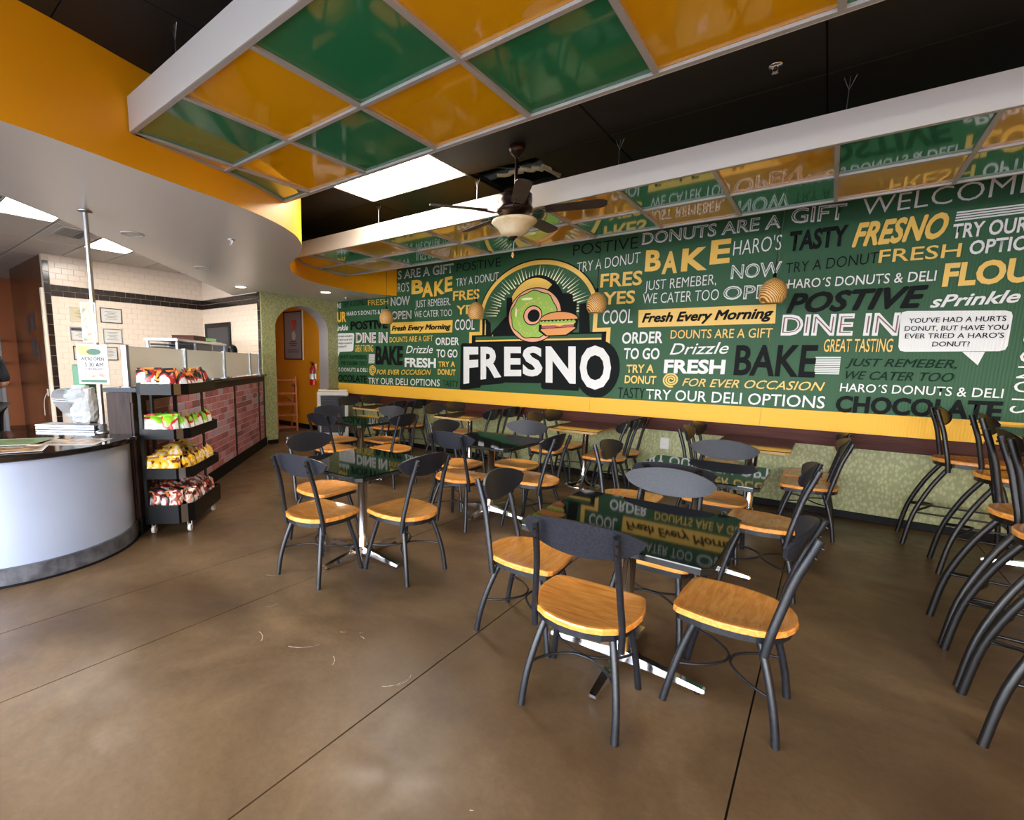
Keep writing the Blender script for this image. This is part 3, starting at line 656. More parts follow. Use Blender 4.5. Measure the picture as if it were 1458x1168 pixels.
flat('donut_outline', [ell(DX-.02, DZ, .15, .14)], 'p_k'); flat('donut_bun', [ell(DX-.02, DZ, .135, .125)], 'p_bun2'); flat('donut_hole', [ell(DX-.005, DZ-.005, .095, .088)], 'p_k')
random.seed(5); spk = []
for k in range(34):
    a = 2*PI*k/34+random.uniform(-.07, .07); r = random.choice((.2, .25, .29)); x, z = DX-.015+r*math.cos(a), DZ+.01+r*.93*math.sin(a); t = random.uniform(0, PI); c, s = math.cos(t)*.019, math.sin(t)*.019; w = .006
    spk.append([(x-c-s*w/.019, z-s+c*w/.019), (x+c-s*w/.019, z+s+c*w/.019), (x+c+s*w/.019, z+s-c*w/.019), (x-c+s*w/.019, z-s-c*w/.019)])
flat('sprinkle', spk, 'p_y')
# sandwich
flat('sandwich_outline', [ell(-2.94, 2.1, .29, .125, .05, PI-.05, 20)+[(-3.23, 1.96), (-3.12, 1.885), (-2.8, 1.89), (-2.67, 1.98)]], 'p_k')
flat('sandwich_bun', [ell(-2.94, 2.1, .275, .11, .1, PI-.1, 20)], 'p_bun'); flat('sandwich_bun', [[(-3.2, 1.975), (-3.1, 1.9), (-2.82, 1.905), (-2.69, 1.99), (-2.7, 2.0), (-3.19, 1.99)]], 'p_bun')
flat('sandwich_lettuce', [[(-3.22+.0275*k, 2.105-.02*(k % 2)) for k in range(20)]+[(-2.69, 2.06), (-3.22, 2.05)]], 'p_ice')
flat('sandwich_cheese', [[(-3.2, 2.062), (-2.7, 2.062), (-2.72, 2.038), (-2.86, 2.036), (-2.92, 2.015), (-2.98, 2.036), (-3.18, 2.034)]], 'p_y')
flat('sandwich_ham', [[(-3.19, 2.036), (-2.99, 2.036), (-2.92, 2.02), (-2.85, 2.036), (-2.71, 2.036), (-2.72, 2.005), (-2.8, 1.998), (-2.95, 2.006), (-3.08, 1.996), (-3.18, 2.004)]], 'p_ham')
for e in MURAL:
    if e[0] == '#logo':
        q = e[2]
LG = [e for e in MURAL if e[0] == '#logo']
bk = []
for e in LG:
    q = e[2]; d = .055
    bk.append([(q[0][0]-d-.015, q[0][1]-.07), (q[0][0]-d+.02, q[0][1]-.095), (q[1][0]+d-.02, q[1][1]-.095), (q[1][0]+d, q[1][1]-.06), (q[2][0]+d, q[2][1]+.03), (q[2][0]+d-.03, q[2][1]+.055), (q[3][0]-d+.03, q[3][1]+.055), (q[3][0]-d, q[3][1]+.03)])
o = LG[-1][2]; bk[-1] = ell((o[0][0]+o[1][0])/2+.005, (o[0][1]+o[2][1])/2-.012, (o[1][0]-o[0][0])/2+.085, (o[2][1]-o[0][1])/2+.085, n=32)
bk.append([(-4.53, 1.3), (-4.1, 1.3), (-3.7, 1.33), (-2.9, 1.3), (-2.4, 1.25), (-2.3, 1.8), (-4.55, 1.8)])
for p_ in bk: flat('emblem_lettering_back', [p_], 'p_k')
def logo_fit(q):
    def fit(me, s):
        vs = me.vertices; a = min(v.co.x for v in vs); b = max(v.co.x for v in vs); c = min(v.co.y for v in vs); d = max(v.co.y for v in vs)
        LAY[0] += 1; y = -.0092-.00012*LAY[0]
        for v in vs:
            u = (v.co.x-a)/(b-a); w = (v.co.y-c)/(d-c)
            p = [q[0][k]*(1-u)*(1-w)+q[1][k]*u*(1-w)+q[2][k]*u*w+q[3][k]*(1-u)*w for k in (0, 1)]; v.co = (p[0], y, p[1])
        me.materials.clear(); me.materials.append(MT['p_w']); put('emblem_letter', me, mur)
    return fit
for e in LG: text_job(e[1], 'B', logo_fit(e[2]))
for e in MURAL:
    k = e[0]
    if k == '#quad': flat('banner', [list(e[2])], 'p_'+e[1])
    elif k == '#bubble':
        q = list(e[2]); r = []
        for i in range(4):
            p0, p1, p2 = q[i-1], q[i], q[(i+1) % 4]
            f = lambda A, B_, t: (A[0]+(B_[0]-A[0])*t, A[1]+(B_[1]-A[1])*t)
            L1 = math.dist(p0, p1); L2 = math.dist(p1, p2); d = .045; s0 = f(p1, p0, d/L1); s1 = f(p1, p2, d/L2)
            r += [s0, ((s0[0]+s1[0]+2*p1[0])/4, (s0[1]+s1[1]+2*p1[1])/4), s1]
        flat('speech_bubble', [r, list(e[3])], 'p_w')
    elif k == '#stripes':
        q = e[2]; n_ = e[3]; P = []
        for i in range(n_):
            a, b = i/n_, (i+.62)/n_; g = lambda A, B_, t: (A[0]+(B_[0]-A[0])*t, A[1]+(B_[1]-A[1])*t)
            P.append([g(q[0], q[3], a), g(q[1], q[2], a), g(q[1], q[2], b), g(q[0], q[3], b)])
        flat('stripes', P, 'p_w')
    elif k == '#spiral':
        c, r = e[2], e[3]; P = []; m_ = 60; f = lambda t, d: (c[0]+(r*(.15+.85*t)+d)*math.cos(t*5.6*PI), c[1]+(r*(.15+.85*t)+d)*math.sin(t*5.6*PI)*.95)
        for i in range(m_): P.append([f(i/m_, -.009), f(i/m_, .009), f((i+1)/m_, .009), f((i+1)/m_, -.009)])
        flat('spiral', P, 'p_y')
    elif k[0] != '#':
        s, x0, z0, x1, z1, h, col, st = e
        text_job(s, st, on_wall(x0, z0, x1, z1, h, col))
run_text()
for e in MURAL:
    if e[0][0] != '#' and e[0] in INLINE:
        s, x0, z0, x1, z1, h, col, st = e; d = h*.055
        text_job(s, 'x', on_wall(x0+d, z0+d, x1-d, z1+d, h*.9, INLINE[s]))
def vfit(me, s):
    vs = me.vertices; a = min(v.co.x for v in vs); b = max(v.co.x for v in vs); LAY[0] += 1; y = -.0092-.00012*LAY[0]
    for v in vs: v.co = (1.215+v.co.y/.7*.17, y, 2.75-(v.co.x-a)/(b-a)*1.6)
    me.materials.clear(); me.materials.append(MT['p_w']); put('lettering', me, mur)
for v_ in (): pass
text_job('SPRINKLING DONUTS', 't', vfit)
run_text()

# ================================================================ SUSPENDED CEILING CLOUDS
GX = lambda k: -.109+.659*k
def cloud(label, rows, k0, k1, par, name='ceiling_cloud'):
    t = thing(name, label, 'ceiling panel', (0, 0, 0))
    for r, (ya, yb) in enumerate(zip(rows, rows[1:])):
        for k in range(k0, k1):
            xa, xb = GX(k), GX(k+1); m = 8
            ys = [ya+(yb-ya)*i/m for i in range(m+1)]
            left = [(max(xa, cx(y)+.015)+.012, y) for y in ys]
            if all(x > xb-.03 for x, y in left): continue
            left = [(min(x, xb-.012), min(max(y, ya+.012), yb-.012)) for x, y in left]
            if all(abs(x-(xa+.012)) < 1e-4 for x, y in left): left = [left[0], left[-1]]
            P = [(xb-.012, ya+.012), (xb-.012, yb-.012)]+left[::-1]
            part('acrylic_tile', MB().prism(P, ZT+.002, ZT+.010), 'green_gloss' if (k+r+par) % 2 == 0 else 'yellow_gloss', t)
    xe = GX(k1)
    for y in rows: part('grid_bar', MB().box(cx(y)+.02, y-.013, ZT-.014, xe, y+.013, ZT+.001), 'grid_white', t)
    for k in range(k0, k1+1):
        x = GX(k)
        for ya, yb in zip(rows, rows[1:]):
            # clip the bar where the curved soffit cuts it
            ys = [ya+.015+(yb-ya-.03)*i/20 for i in range(21)]; ok = [y for y in ys if x > cx(y)+.01]
            if len(ok) > 1: part('grid_bar', MB().box(x-.013, ok[0], ZT-.014, x+.013, ok[-1], ZT+.001), 'grid_white', t)
    edge = [y for y in [rows[0]+(rows[-1]-rows[0])*i/24 for i in range(25)]]
    e = MB().add([(cx(y)+.004, y, ZT-.014) for y in edge]+[(cx(y)+.03, y, ZT-.014) for y in edge]+[(cx(y)+.004, y, ZT+.02) for y in edge]+[(cx(y)+.03, y, ZT+.02) for y in edge],
        [(i, i+1, i+26, i+25) for i in range(24)]+[(i+50, i+51, i+76, i+75) for i in range(24)]+[(i+25, i+26, i+76, i+75) for i in range(24)]+[(i, i+1, i+51, i+50) for i in range(24)])
    part('edge_strip', e, 'grid_white', t)
    return t
c1 = cloud('near suspended ceiling of glossy green and yellow squares in the top of the photo', [1.26, 1.916, 2.57], -6, 5, 1, 'suspended_ceiling')
part('fascia', MB().box(cx(1.25)+.02, 1.24, ZT-.014, 3.18, 1.246, ZT+.18), 'fascia_white', c1)
part('fascia', MB().box(cx(2.58)+.02, 2.584, ZT-.014, 3.18, 2.59, ZT+.18), 'fascia_white', c1)
part('fascia', MB().box(3.19, 1.24, ZT-.014, 3.196, 2.59, ZT+.18), 'fascia_white', c1)
c2 = cloud('far suspended ceiling of glossy green and yellow squares along the mural, reflecting its words', [3.995, 4.65, 5.31], -10, 7, 0, 'suspended_ceiling')
part('fascia', MB().box(cx(3.98)+.02, 3.974, ZT-.014, 4.5, 3.981, ZT+.17), 'fascia_white', c2)
def wire(x, y, lab, z0=3.04):
    w = MB().tube([(x, y, z0), (x, y, ZC-.002)], .0025, 5).tube([(x-.03, y, ZC-.002), (x, y, ZC-.08), (x+.03, y, ZC-.002)], .002, 5)
    tag(part('hanger_wire', w, 'steel'), lab, 'wire', 'hanger wires')
for x, l in ((-4.13, 'first hanger wire from the left above the far fascia, under the bright panel light'), (-2.79, 'hanger wire above the far fascia just left of the fan'), (-1.45, 'hanger wire above the far fascia just right of the fan'), (-.09, 'hanger wire above the far fascia at the right, past the sprinkler')): wire(x, 4.06, l, 2.87)
wire(-2.86, 1.3, 'hanger wire behind the near fascia at the top left', 2.87); wire(-1.72, 1.3, 'hanger wire behind the near fascia at the top edge of the photo', 2.87)

# ---- sprinklers, downlights, camera
def sprinkler(x, y, z, lab):
    t = thing('sprinkler', lab, 'sprinkler', (x, y, z), 0, 'sprinklers')
    part('escutcheon', MB().lathe([(.034, 0), (.04, -.006), (.03, -.012), (.012, -.014)], 16), 'chrome', t)
    part('frame', MB().tube([(-.012, 0, -.014), (-.016, 0, -.03), (0, 0, -.045)], .003, 6).tube([(.012, 0, -.014), (.016, 0, -.03), (0, 0, -.045)], .003, 6), 'chrome', t)
    part('deflector', MB().lathe([(.006, -.044), (.018, -.046), (.018, -.049), (.004, -.05)], 12), 'chrome', t)
sprinkler(-.43, 3.65, ZC-.001, 'chrome sprinkler head in the black ceiling at the upper right')
sprinkler(-4.59, 2.52, 2.65, 'sprinkler head in the middle of the grey soffit')
sprinkler(-6.95, 6.0, 2.65, 'small sprinkler head in the soffit at the corner above the mural')
def downlight(x, y, lab, lit=True):
    z = zs(x, y); t = thing('downlight', lab, 'downlight', (x, y, z+.001), 0, 'soffit downlights')
    part('trim_ring', MB().lathe([(.1, 0), (.1, -.008), (.082, -.012), (.08, -.002)], 28, caps=False), 'white', t)
    part('lens', MB().lathe([(.081, -.003), (.05, -.009), (.001, -.01)], 28), 'down' if lit else 'white', t)
downlight(-5.16, 1.85, 'unlit round downlight in the grey soffit nearest the steel pole', False)
downlight(-6.28, 3.04, 'unlit round downlight in the middle of the row in the grey soffit', False)
downlight(-7.36, 4.16, 'lit round downlight above the brick counter by the tiled wall')
downlight(-6.7, 5.33, 'lit round downlight in front of the green arch')
k_ = thing('security_camera', 'small round camera on the tiled wall near the ceiling', 'camera', (-9.69, 2.78, 3.03))
part('mount', MB().lathe([(.05, .06), (.05, .03), (.03, .02)], 14), 'cream', k_); part('dome', MB().lathe([(.035, .02), (.05, 0), (.045, -.03), (.02, -.05), (.001, -.055)], 16), 'cream', k_)
part('lens', MB().lathe([(.018, -.02), (.02, 0), (.001, .005)], 12), 'black', k_, (.05, 0, -.01), (0, PI/2, 0))

# ================================================================ CHAIRS
def seat_outline(s=1.0):
    half = [(0, .218), (.15, .214), (.188, .206), (.208, .188), (.216, .155), (.226, .09), (.227, .02), (.215, -.05), (.196, -.11), (.165, -.16), (.12, -.195), (.06, -.217), (0, -.224)]
    P = half+[(-x, y) for x, y in half[-2:0:-1]]
    return [(x*s, y*s) for x, y in P]
def seat_mb(z):
    r = [[(x, y, zz) for x, y in seat_outline(s)] for s, zz in ((.955, z-.032), (1, z-.026), (1, z-.008), (.985, z-.001), (.93, z), (.6, z-.006), (.25, z-.009))]
    return MB().loft(r, True, True, False)
def frame_mb(z): return MB().loft([[(x, y, zz) for x, y in seat_outline(s)] for s, zz in ((.9, z-.06), (.94, z-.06), (.94, z-.033), (.9, z-.033))], True)
def plate_mb(zc, yc, tilt, hw_=.25):
    n_ = 20; fr, bk_ = [], []
    top, bot = [], []
    for i in range(n_+1):
        u = -1+2*i/n_; x = hw_*u; c = max(0, 1-u*u)
        top.append((x, zc+.012+.06*c**.62)); bot.append((x, zc+.012-.098*c**.55))
    out = top+bot[-2:0:-1]
    def P(x, z, d): return (x, yc+.055*(x/.25)**2-(z-zc)*tilt+d, z)
    # triangulate as vertical strips
    m = MB(); N_ = len(top)
    for d, sgn in ((0, 1), (.013, -1)):
        vs = [P(x, z, d) for x, z in top]+[P(x, z, d) for x, z in bot]
        m.add(vs, [((i, i+1, N_+i+1, N_+i) if sgn > 0 else (N_+i, N_+i+1, i+1, i)) for i in range(N_-1)], True)
    vs = [P(x, z, 0) for x, z in out]+[P(x, z, .013) for x, z in out]; K = len(out)
    m.add(vs, [(i, (i+1) % K, K+(i+1) % K, K+i) for i in range(K)])
    return m
MESH = {}
def shared(key, fn, m):
    if key not in MESH:
        me = fn().mesh(key, MT[m]); fixn(me); MESH[key] = me
    return MESH[key]
def spline(P, n=4):
    out = []
    for i in range(len(P)-1):
        p0, p1, p2, p3 = P[max(i-1, 0)], P[i], P[i+1], P[min(i+2, len(P)-1)]
        for k in range(n):
            t = k/n; out.append(tuple(.5*((2*p1[d])+(-p0[d]+p2[d])*t+(2*p0[d]-5*p1[d]+4*p2[d]-p3[d])*t*t+(-p0[d]+3*p1[d]-3*p2[d]+p3[d])*t**3) for d in (0, 1, 2)))
    return out+[P[-1]]
def chair(name, label, x, y, rz, grp, stool=False):
    z = .765 if stool else .46; mm = 'stool_metal' if stool else 'black_metal'; key = 'stool' if stool else 'chair'
    t = thing(name, label, 'stool' if stool else 'chair', (x, y, 0), rz, grp)
    put('seat', shared(key+'_seat', lambda: seat_mb(z), 'wood'), t)
    put('seat_frame', shared(key+'_frame', lambda: frame_mb(z), mm), t)
    put('backrest', shared(key+'_back', lambda: plate_mb(z+.362, -.222, .30, .215 if stool else .25), 'stool_metal' if stool else 'back_plate'), t)
    for s in (-1, 1):
        post = [(s*.183, -.135, z-.105), (s*.183, -.15, z), (s*.174, -.172, z+.11), (s*.166, -.198, z+.23), (s*.161, -.232, z+.335), (s*.16, -.256, z+.408)]
        p = put('back_post', shared(key+'_post%d' % s, lambda: MB().tube(spline(post), .0165, 8, flat=.85), mm), t)
        bz_ = MB()
        for zz in (.30, .345): bz_.lathe([(.006, .004), (.004, .008), (.001, .009)], 8, (0, 0, 0))
        def bolts(zz, yy):
            b = MB()
            b.tube([(s*.16, yy, z+zz), (s*.16, yy-.008, z+zz-.002)], .0055, 8)
            return b
        for q_, (zz, yy) in enumerate(((.335, -.246), (.378, -.262))): put('bolt', shared(key+'_bolt%d%d' % (s, q_), lambda: bolts(zz, yy), 'bronze'), p)
        if stool:
            fl = [(s*.15, .12, z-.05), (s*.17, .19, z-.25), (s*.185, .25, z-.5), (s*.195, .28, 0)]; rl = [(s*.15, -.12, z-.05), (s*.175, -.22, z-.25), (s*.195, -.3, z-.5), (s*.205, -.335, 0)]; rr = .0175
        else:
            fl = [(s*.15, .12, z-.055), (s*.172, .16, z-.2), (s*.193, .19, z-.34), (s*.205, .21, 0)]; rl = [(s*.14, -.11, z-.055), (s*.17, -.155, z-.19), (s*.192, -.19, z-.33), (s*.2, -.21, 0)]; rr = .0155
        put('leg', shared(key+'_fl%d' % s, lambda: MB().tube(spline(fl), rr, 8), mm), t)
        put('leg', shared(key+'_rl%d' % s, lambda: MB().tube(spline(rl), rr, 8), mm), t)
    if stool:
        put('footrest', shared('st_rest', lambda: MB().tube([(-.18, .255, .24), (.18, .255, .24)], .009, 6), mm), t); put('stretcher', shared('st_bow', lambda: MB().tube(spline([(-.19, -.29, .3), (0, -.17, .34), (.19, -.29, .3)]), .009, 6), mm), t)
        for s in (-1, 1): put('stretcher', shared('st_side%d' % s, lambda: MB().tube([(s*.19, -.3, .29), (s*.18, .25, .29)], .008, 6), mm), t)
    else:
        for q in (1, -1):
            arc = spline([(-.19, q*.187, .19), (-.14, q*.09, .195), (-.06, q*.02, .2), (0, q*.006, .2), (.06, q*.02, .2), (.14, q*.09, .195), (.19, q*.187, .19)], 3)
            put('stretcher', shared('ch_str%d' % q, lambda: MB().tube(arc, .006, 6), mm), t)
    return t
G = 'chairs around the black tables'; R = math.radians
def around(cx_, cy, who, offs, sides='NSEW'):
    # who: words naming the table; offs: fine position for each side
    nm = {'S': 'side toward viewer', 'E': 'right side', 'W': 'left side', 'N': 'far side'}
    base = {'S': (0, -.42, 0), 'E': (.42, 0, 90), 'W': (-.44, 0, -90), 'N': (0, .42, 180)}
    for s in sides:
        dx, dy, dr = offs.get(s, (0, 0, 0)); bx_, by_, br = base[s]
        chair('dining_chair', 'black chair with wood seat at %s, %s' % (who, nm[s]), cx_+bx_+dx, cy+by_+dy, R(br+dr), G)
def ctable(name, label, x, y, hx, hy, z=.755, brown=False, grp=None, round_base=False, rz=0, arm=.38):
    t = thing(name, label, 'table', (x, y, 0), rz, grp); c = .035
    P = lambda a, b: [(-a+c, -b), (a-c, -b), (a, -b+c), (a, b-c), (a-c, b), (-a+c, b), (-a, b-c), (-a, -b+c)]
    part('tabletop', MB().loft([[(u, v, zz) for u, v in P(hx-i, hy-i)] for zz, i in ((z-.006, 0), (z-.001, .001), (z, .004))], True), 'top_brown' if brown else 'top_black', t)
    part('edge_band', MB().loft([[(u, v, zz) for u, v in P(hx-i, hy-i)] for zz, i in ((z-.034, .012), (z-.03, .002), (z-.0065, .001))], True), 'tan_edge' if brown else 'top_edge', t)
    part('column', MB().lathe([(.1, z-.04), (.1, z-.046), (.037, z-.05), (.037, .07), (.045, .06)], 20), 'chrome', t)
    if round_base: part('base', MB().lathe([(.22, 0), (.22, .008), (.2, .018), (.06, .04), (.045, .075)], 28), 'chrome', t)
    else:
        for k in range(4):
            a = k*PI/2; ca, sa = math.cos(a), math.sin(a)
            m_ = Matrix.Rotation(a, 4, 'Z'); rings = []
            for (d, w, z0, z1) in ((.02, .03, .03, .085), (.1, .027, .028, .07), (.3, .022, .02, .045), (arm-.01, .02, .016, .036), (arm, .016, .018, .032)):
                rings.append([tuple(m_ @ Vector(p)) for p in ((d, -w, z0), (d, w, z0), (d, w*.8, z1), (d, -w*.8, z1))])
            f = part('base_arm', MB().loft(rings), 'chrome', t)
            part('glide', MB().lathe([(.014, 0), (.014, .012), (.006, .02)], 10, (ca*(arm-.03), sa*(arm-.03), 0)), 'black', f)
    return t
# four square black tables
ctable('dining_table', 'glossy black square table nearest the viewer, reflecting mirrored words', -.665, 2.375, .41, .41, grp='square black tables')
around(-.68, 2.39, 'the nearest black table', {'S': (-.04, .03, 5), 'E': (.05, .03, -2), 'W': (-.075, -.03, 5), 'N': (.02, .06, 0)}, 'SEWN')
ctable('dining_table', 'glossy black square table at the left, nearest the snack rack', -2.655, 2.44, .41, .41, grp='square black tables')
around(-2.66, 2.44, 'the left black table', {'S': (-.01, .02, 6), 'E': (0, .04, -2), 'W': (-.06, .03, 4)}, 'SEW')
ctable('dining_table', 'glossy black square table in the middle, below the emblem', -2.505, 4.03, .41, .41, grp='square black tables')
around(-2.5, 4.03, 'the middle black table', {'S': (-.07, -.02, 4), 'E': (.08, -.05, 0), 'W': (.01, .02, 0), 'N': (.05, .02, 0)}, 'SEWN')
ctable('dining_table', 'glossy black square table in the back, nearest the arch', -4.58, 4.19, .41, .41, grp='square black tables')
around(-4.58, 4.19, 'the back black table by the arch', {'S': (.02, -.05, 2), 'E': (.12, .03, 0), 'W': (-.05, 0, 0), 'N': (-.03, .0, 0)}, 'SEWN')
ctable('dining_table', 'glossy black square table at the right, in front of the brown wall table', -.655, 3.95, .4, .4, grp='square black tables')
around(-.655, 3.95, 'the right black table', {'S': (-.06, -.02, 3), 'E': (.0, -.0, 0), 'W': (-.04, .0, 0), 'N': (.05, .05, 0)}, 'SEWN')
# four brown tables against the wall with two chairs on each long side
for i, (x, w) in enumerate(((-.5, 'the rightmost brown wall table'), (-2.24, 'the second brown wall table from the right'), (-3.98, 'the third brown wall table from the right'), (-5.7, 'the corner wall table by the cooler'))):
    t = ctable('wall_table', 'brown topped table against the wall, %s' % ('rightmost of four', 'second from the right of four', 'third from the right of four', 'leftmost of four, in the corner by the air cooler')[i], x, 5.79, .31, .51, brown=True, grp='brown wall tables', round_base=True)
    for s, ww in ((1, 'right'), (-1, 'left')):
        for yy, nn in ((5.55, 'nearer viewer'), (6.06, 'nearer wall')):
            dx = ((.46, .37), (.34, .4), (.34, .31), (.3, .5))[i][0 if s > 0 else 1]
            chair('dining_chair', 'black chair at %s, %s side, %s' % (w, ww, nn), x+s*dx, yy, R(90*s+(2 if yy < 5.8 else -1)), 'chairs at the wall tables')
# bar stools and high tables
for x, y, r, l in ((.98, 5.95, -90, 'black bar stool standing nearest the mural wall'), (1.115, 5.25, -90, 'second black bar stool from the mural wall'), (.97, 3.93, -90, 'third black bar stool from the mural wall, at the nearer high table'), (.97, 3.46, -91, 'fourth black bar stool from the mural wall, partly cut by the frame'), (.97, 2.99, -90, 'nearest black bar stool, only its legs in the photo')):
    chair('bar_stool', l, x, y, R(r), 'bar stools', True)
ctable('high_table', 'high table with brown top by the mural wall at the right edge', 1.46, 5.62, .38, .7, z=1.05, brown=True, grp='high tables')
ctable('high_table', 'nearer high table with brown top, outside the right edge', 1.5, 3.46, .38, .72, z=1.05, brown=True, grp='high tables')

# ================================================================ CEILING FAN, PENDANTS
f = thing('ceiling_fan', 'oil rubbed bronze ceiling fan with five dark blades and amber bowl light', 'ceiling fan', (-2.14, 3.67, 0))
part('canopy', MB().lathe([(.065, 3.249), (.068, 3.225), (.052, 3.19), (.026, 3.17), (.018, 3.155)], 24), 'bronze', f)
part('downrod', MB().tube([(0, 0, 3.16), (0, 0, 2.86)], .012, 12), 'bronze', f)
part('motor', MB().lathe([(.025, 2.895), (.11, 2.885), (.137, 2.868), (.14, 2.818), (.134, 2.78), (.148, 2.766), (.143, 2.74), (.085, 2.72), (.055, 2.708), (.05, 2.675), (.09, 2.671)], 32), 'bronze', f)
for k in range(5):
    a = R(17+72*k); Mx = Matrix.Rotation(a, 4, 'Z') @ Matrix.Rotation(R(-11), 4, 'X')
    bl = MB(); out = [(.25, -.048), (.28, -.054), (.66, -.062), (.7, -.05), (.72, -.026), (.72, .026), (.7, .05), (.66, .062), (.28, .054), (.25, .048)]
    bl.loft([[tuple(Mx @ Vector((x, y, z))+Vector((0, 0, 2.737))) for x, y in out] for z in (-.004, .004)])
    b = part('blade', bl, 'blade', f)
    ir = MB(); 
    for y in (-.02, .02): ir.tube([tuple(Mx @ Vector(p)+Vector((0, 0, 2.737))) for p in ((.12, y*.4, -.005), (.18, y*1.2, -.015), (.25, y*1.4, -.008), (.32, y*1.1, -.006))], .006, 6, flat=.6)
    part('blade_iron', ir, 'bronze', b)
part('glass_bowl', MB().lathe([(.182, 2.671), (.188, 2.662), (.174, 2.646), (.136, 2.617), (.11, 2.575), (.06, 2.55), (.017, 2.543)], 32), 'alabaster', f)
part('finial', MB().lathe([(.034, 2.55), (.036, 2.54), (.017, 2.529), (.007, 2.512), (.001, 2.508)], 16), 'bronze', f)
pc = part('pull_chain', MB().tube([(.008, 0, 2.53), (.0, 0, 2.415)], .0022, 5), 'steel', f); part('fob', MB().lathe([(.004, 2.425), (.01, 2.41), (.01, 2.39), (.002, 2.375)], 10), 'wicker', pc)
for x, l in ((-5.7, 'woven bamboo pendant lamp over the corner wall table, leftmost of four'), (-3.93, 'woven bamboo pendant lamp just left of the emblem'), (-2.21, 'woven bamboo pendant lamp just right of the emblem'), (-.5, 'woven bamboo pendant lamp at the right, largest of four')):
    p = thing('pendant_lamp', l, 'pendant lamp', (x, 5.78, 0), 0, 'woven pendant lamps')
    part('shade', MB().lathe([(.085, 2.115), (.108, 2.16), (.115, 2.215), (.102, 2.275), (.07, 2.32), (.03, 2.345), (.015, 2.352)], 22).lathe([(.08, 2.117), (.1, 2.16), (.107, 2.215), (.095, 2.27), (.06, 2.31)], 22, caps=False), 'wicker', p)
    part('socket', MB().lathe([(.014, 2.35), (.014, 2.39), (.004, 2.4)], 10), 'black', p); part('cord', MB().tube([(0, 0, 2.39), (0, 0, ZC-.002)], .003, 5), 'black', p)
    part('bulb', MB().lathe([(.01, 2.31), (.03, 2.26), (.028, 2.23), (.001, 2.21)], 12), 'white', p)

# ================================================================ BRICK COUNTER (runs diagonally; local x outward, local y along)
K = PI/4
def loc45(v, u, z=0): return (-1.46+(v-u)*math.sqrt(.5), -1.46+(v+u)*math.sqrt(.5), z)
ct = thing('brick_counter', 'long dark service counter with brick panels and black top', 'counter', (-1.46, -1.46, 0), K)
U0, U1 = 4.17, 8.66
# end of the body is mitred to meet the arch wall (x = -7.6) without passing through it
def wedge(v0, v1, z0, z1, u0=4.17):
    e = lambda v: (7.6-1.46)/math.sqrt(.5)+v-.012   # x=-7.6 line: -1.46+(v-u)*s=-7.6
    return MB().prism([(v0, u0), (v1, u0), (v1, e(v1)), (v0, e(v0) if True else 0)], z0, z1)
part('body', wedge(-.2, -.02, .02, 1.215), 'dark_wood', ct)
part('kick_base', wedge(-.18, .012, 0, .14), 'base_black', ct)
part('counter_top', wedge(-.22, .035, 1.218, 1.252), 'granite', ct)
part('top_rail', wedge(-.018, .0, 1.13, 1.215), 'dark_wood', ct)
posts = [(4.172, 4.4), (5.68, 5.74), (6.92, 6.98), (8.23, 8.29), (8.58, 8.655)]
for a, b in posts: part('post', MB().rbox(-.018, a, .141, .004, b, 1.129, .003), 'dark_wood', ct)
random.seed(11)
bme = {}
for (a, b) in zip([p[1] for p in posts], [p[0] for p in posts[1:]]):
    part('mortar_panel', MB().box(-.018, a+.002, .142, -.008, b-.002, 1.128), 'mortar', ct)
    for r in range(12):
        z0 = .148+r*.082; k = 0; s = a+.004-(.105 if r % 2 else 0)
        while s < b-.01:
            u0 = max(s, a+.004); u1 = min(s+.2, b-.004); s += .21
            if u1-u0 < .03: continue
            full = abs(u1-u0-.2) < 1e-6
            mi = random.choice((0, 0, 0, 1, 1, 2, 3, 3, 4, 5))
            if full:
                if mi not in bme:
                    bme[mi] = MB().rbox(-.009, 0, 0, -.002, .2, .074, .002).mesh('brick', BRK[mi]); fixn(bme[mi])
                put('brick', bme[mi], ct, (random.uniform(-.001, .001), u0, z0))
            else: part('brick', MB().rbox(-.009, u0, z0, -.002, u1, z0+.074, .002), BRK[mi], ct)
gd = thing('glass_divider', 'frosted glass divider with aluminium posts on the brick counter', 'divider', (-1.46, -1.46, 0), K)
gu = [4.22, 5.42, 6.7, 7.95, 8.5]
for u in gu: part('post', MB().rbox(-.075, u-.022, 1.253, -.03, u+.022, 1.605, .004).rbox(-.09, u-.03, 1.253, -.015, u+.03, 1.26, .002), 'alu', gd)
for a, b in zip(gu, gu[1:]): part('glass_pane', MB().box(-.056, a+.023, 1.262, -.050, b-.023, 1.595), 'frost', gd)
for (v, u, r, h, m, lab, nm) in ((-.165, 4.5, .05, .15, 'juice', 'pitcher of orange juice blurred behind the frosted glass', 'juice_pitcher'), (-.165, 4.75, .07, .17, 'leaf', 'clear tub of green lettuce blurred behind the frosted glass', 'lettuce_tub')):
    t = thing(nm, lab, 'container', loc45(v, u, 1.2525)); part('contents', MB().lathe([(r*.85, .004), (r*.95, h*.8), (r*.6, h*.82)], 18), m, t); part('container', MB().lathe([(r*.9, 0), (r, h), (r*1.05, h+.005), (r*1.05, h+.012), (r*.97, h+.006), (r*.87, .003)], 18), 'clear', t)
cr = thing('wooden_rack', 'small wooden rack with black dome lid behind the far end of the counter', 'rack', loc45(-.32, 8.0, .0), K)
part('shelf', MB().rbox(-.06, -.17, 1.582, .06, .17, 1.597, .003), 'wood', cr)
for y in (-.15, -.06, .03, .12): part('peg', MB().tube([(0, y, 0), (0, y, 1.582)], .008, 6), 'wood', cr)
part('dome_lid', MB().lathe([(.075, 1.598), (.078, 1.65), (.06, 1.70), (.02, 1.73), (.001, 1.735)], 16), 'black', cr)

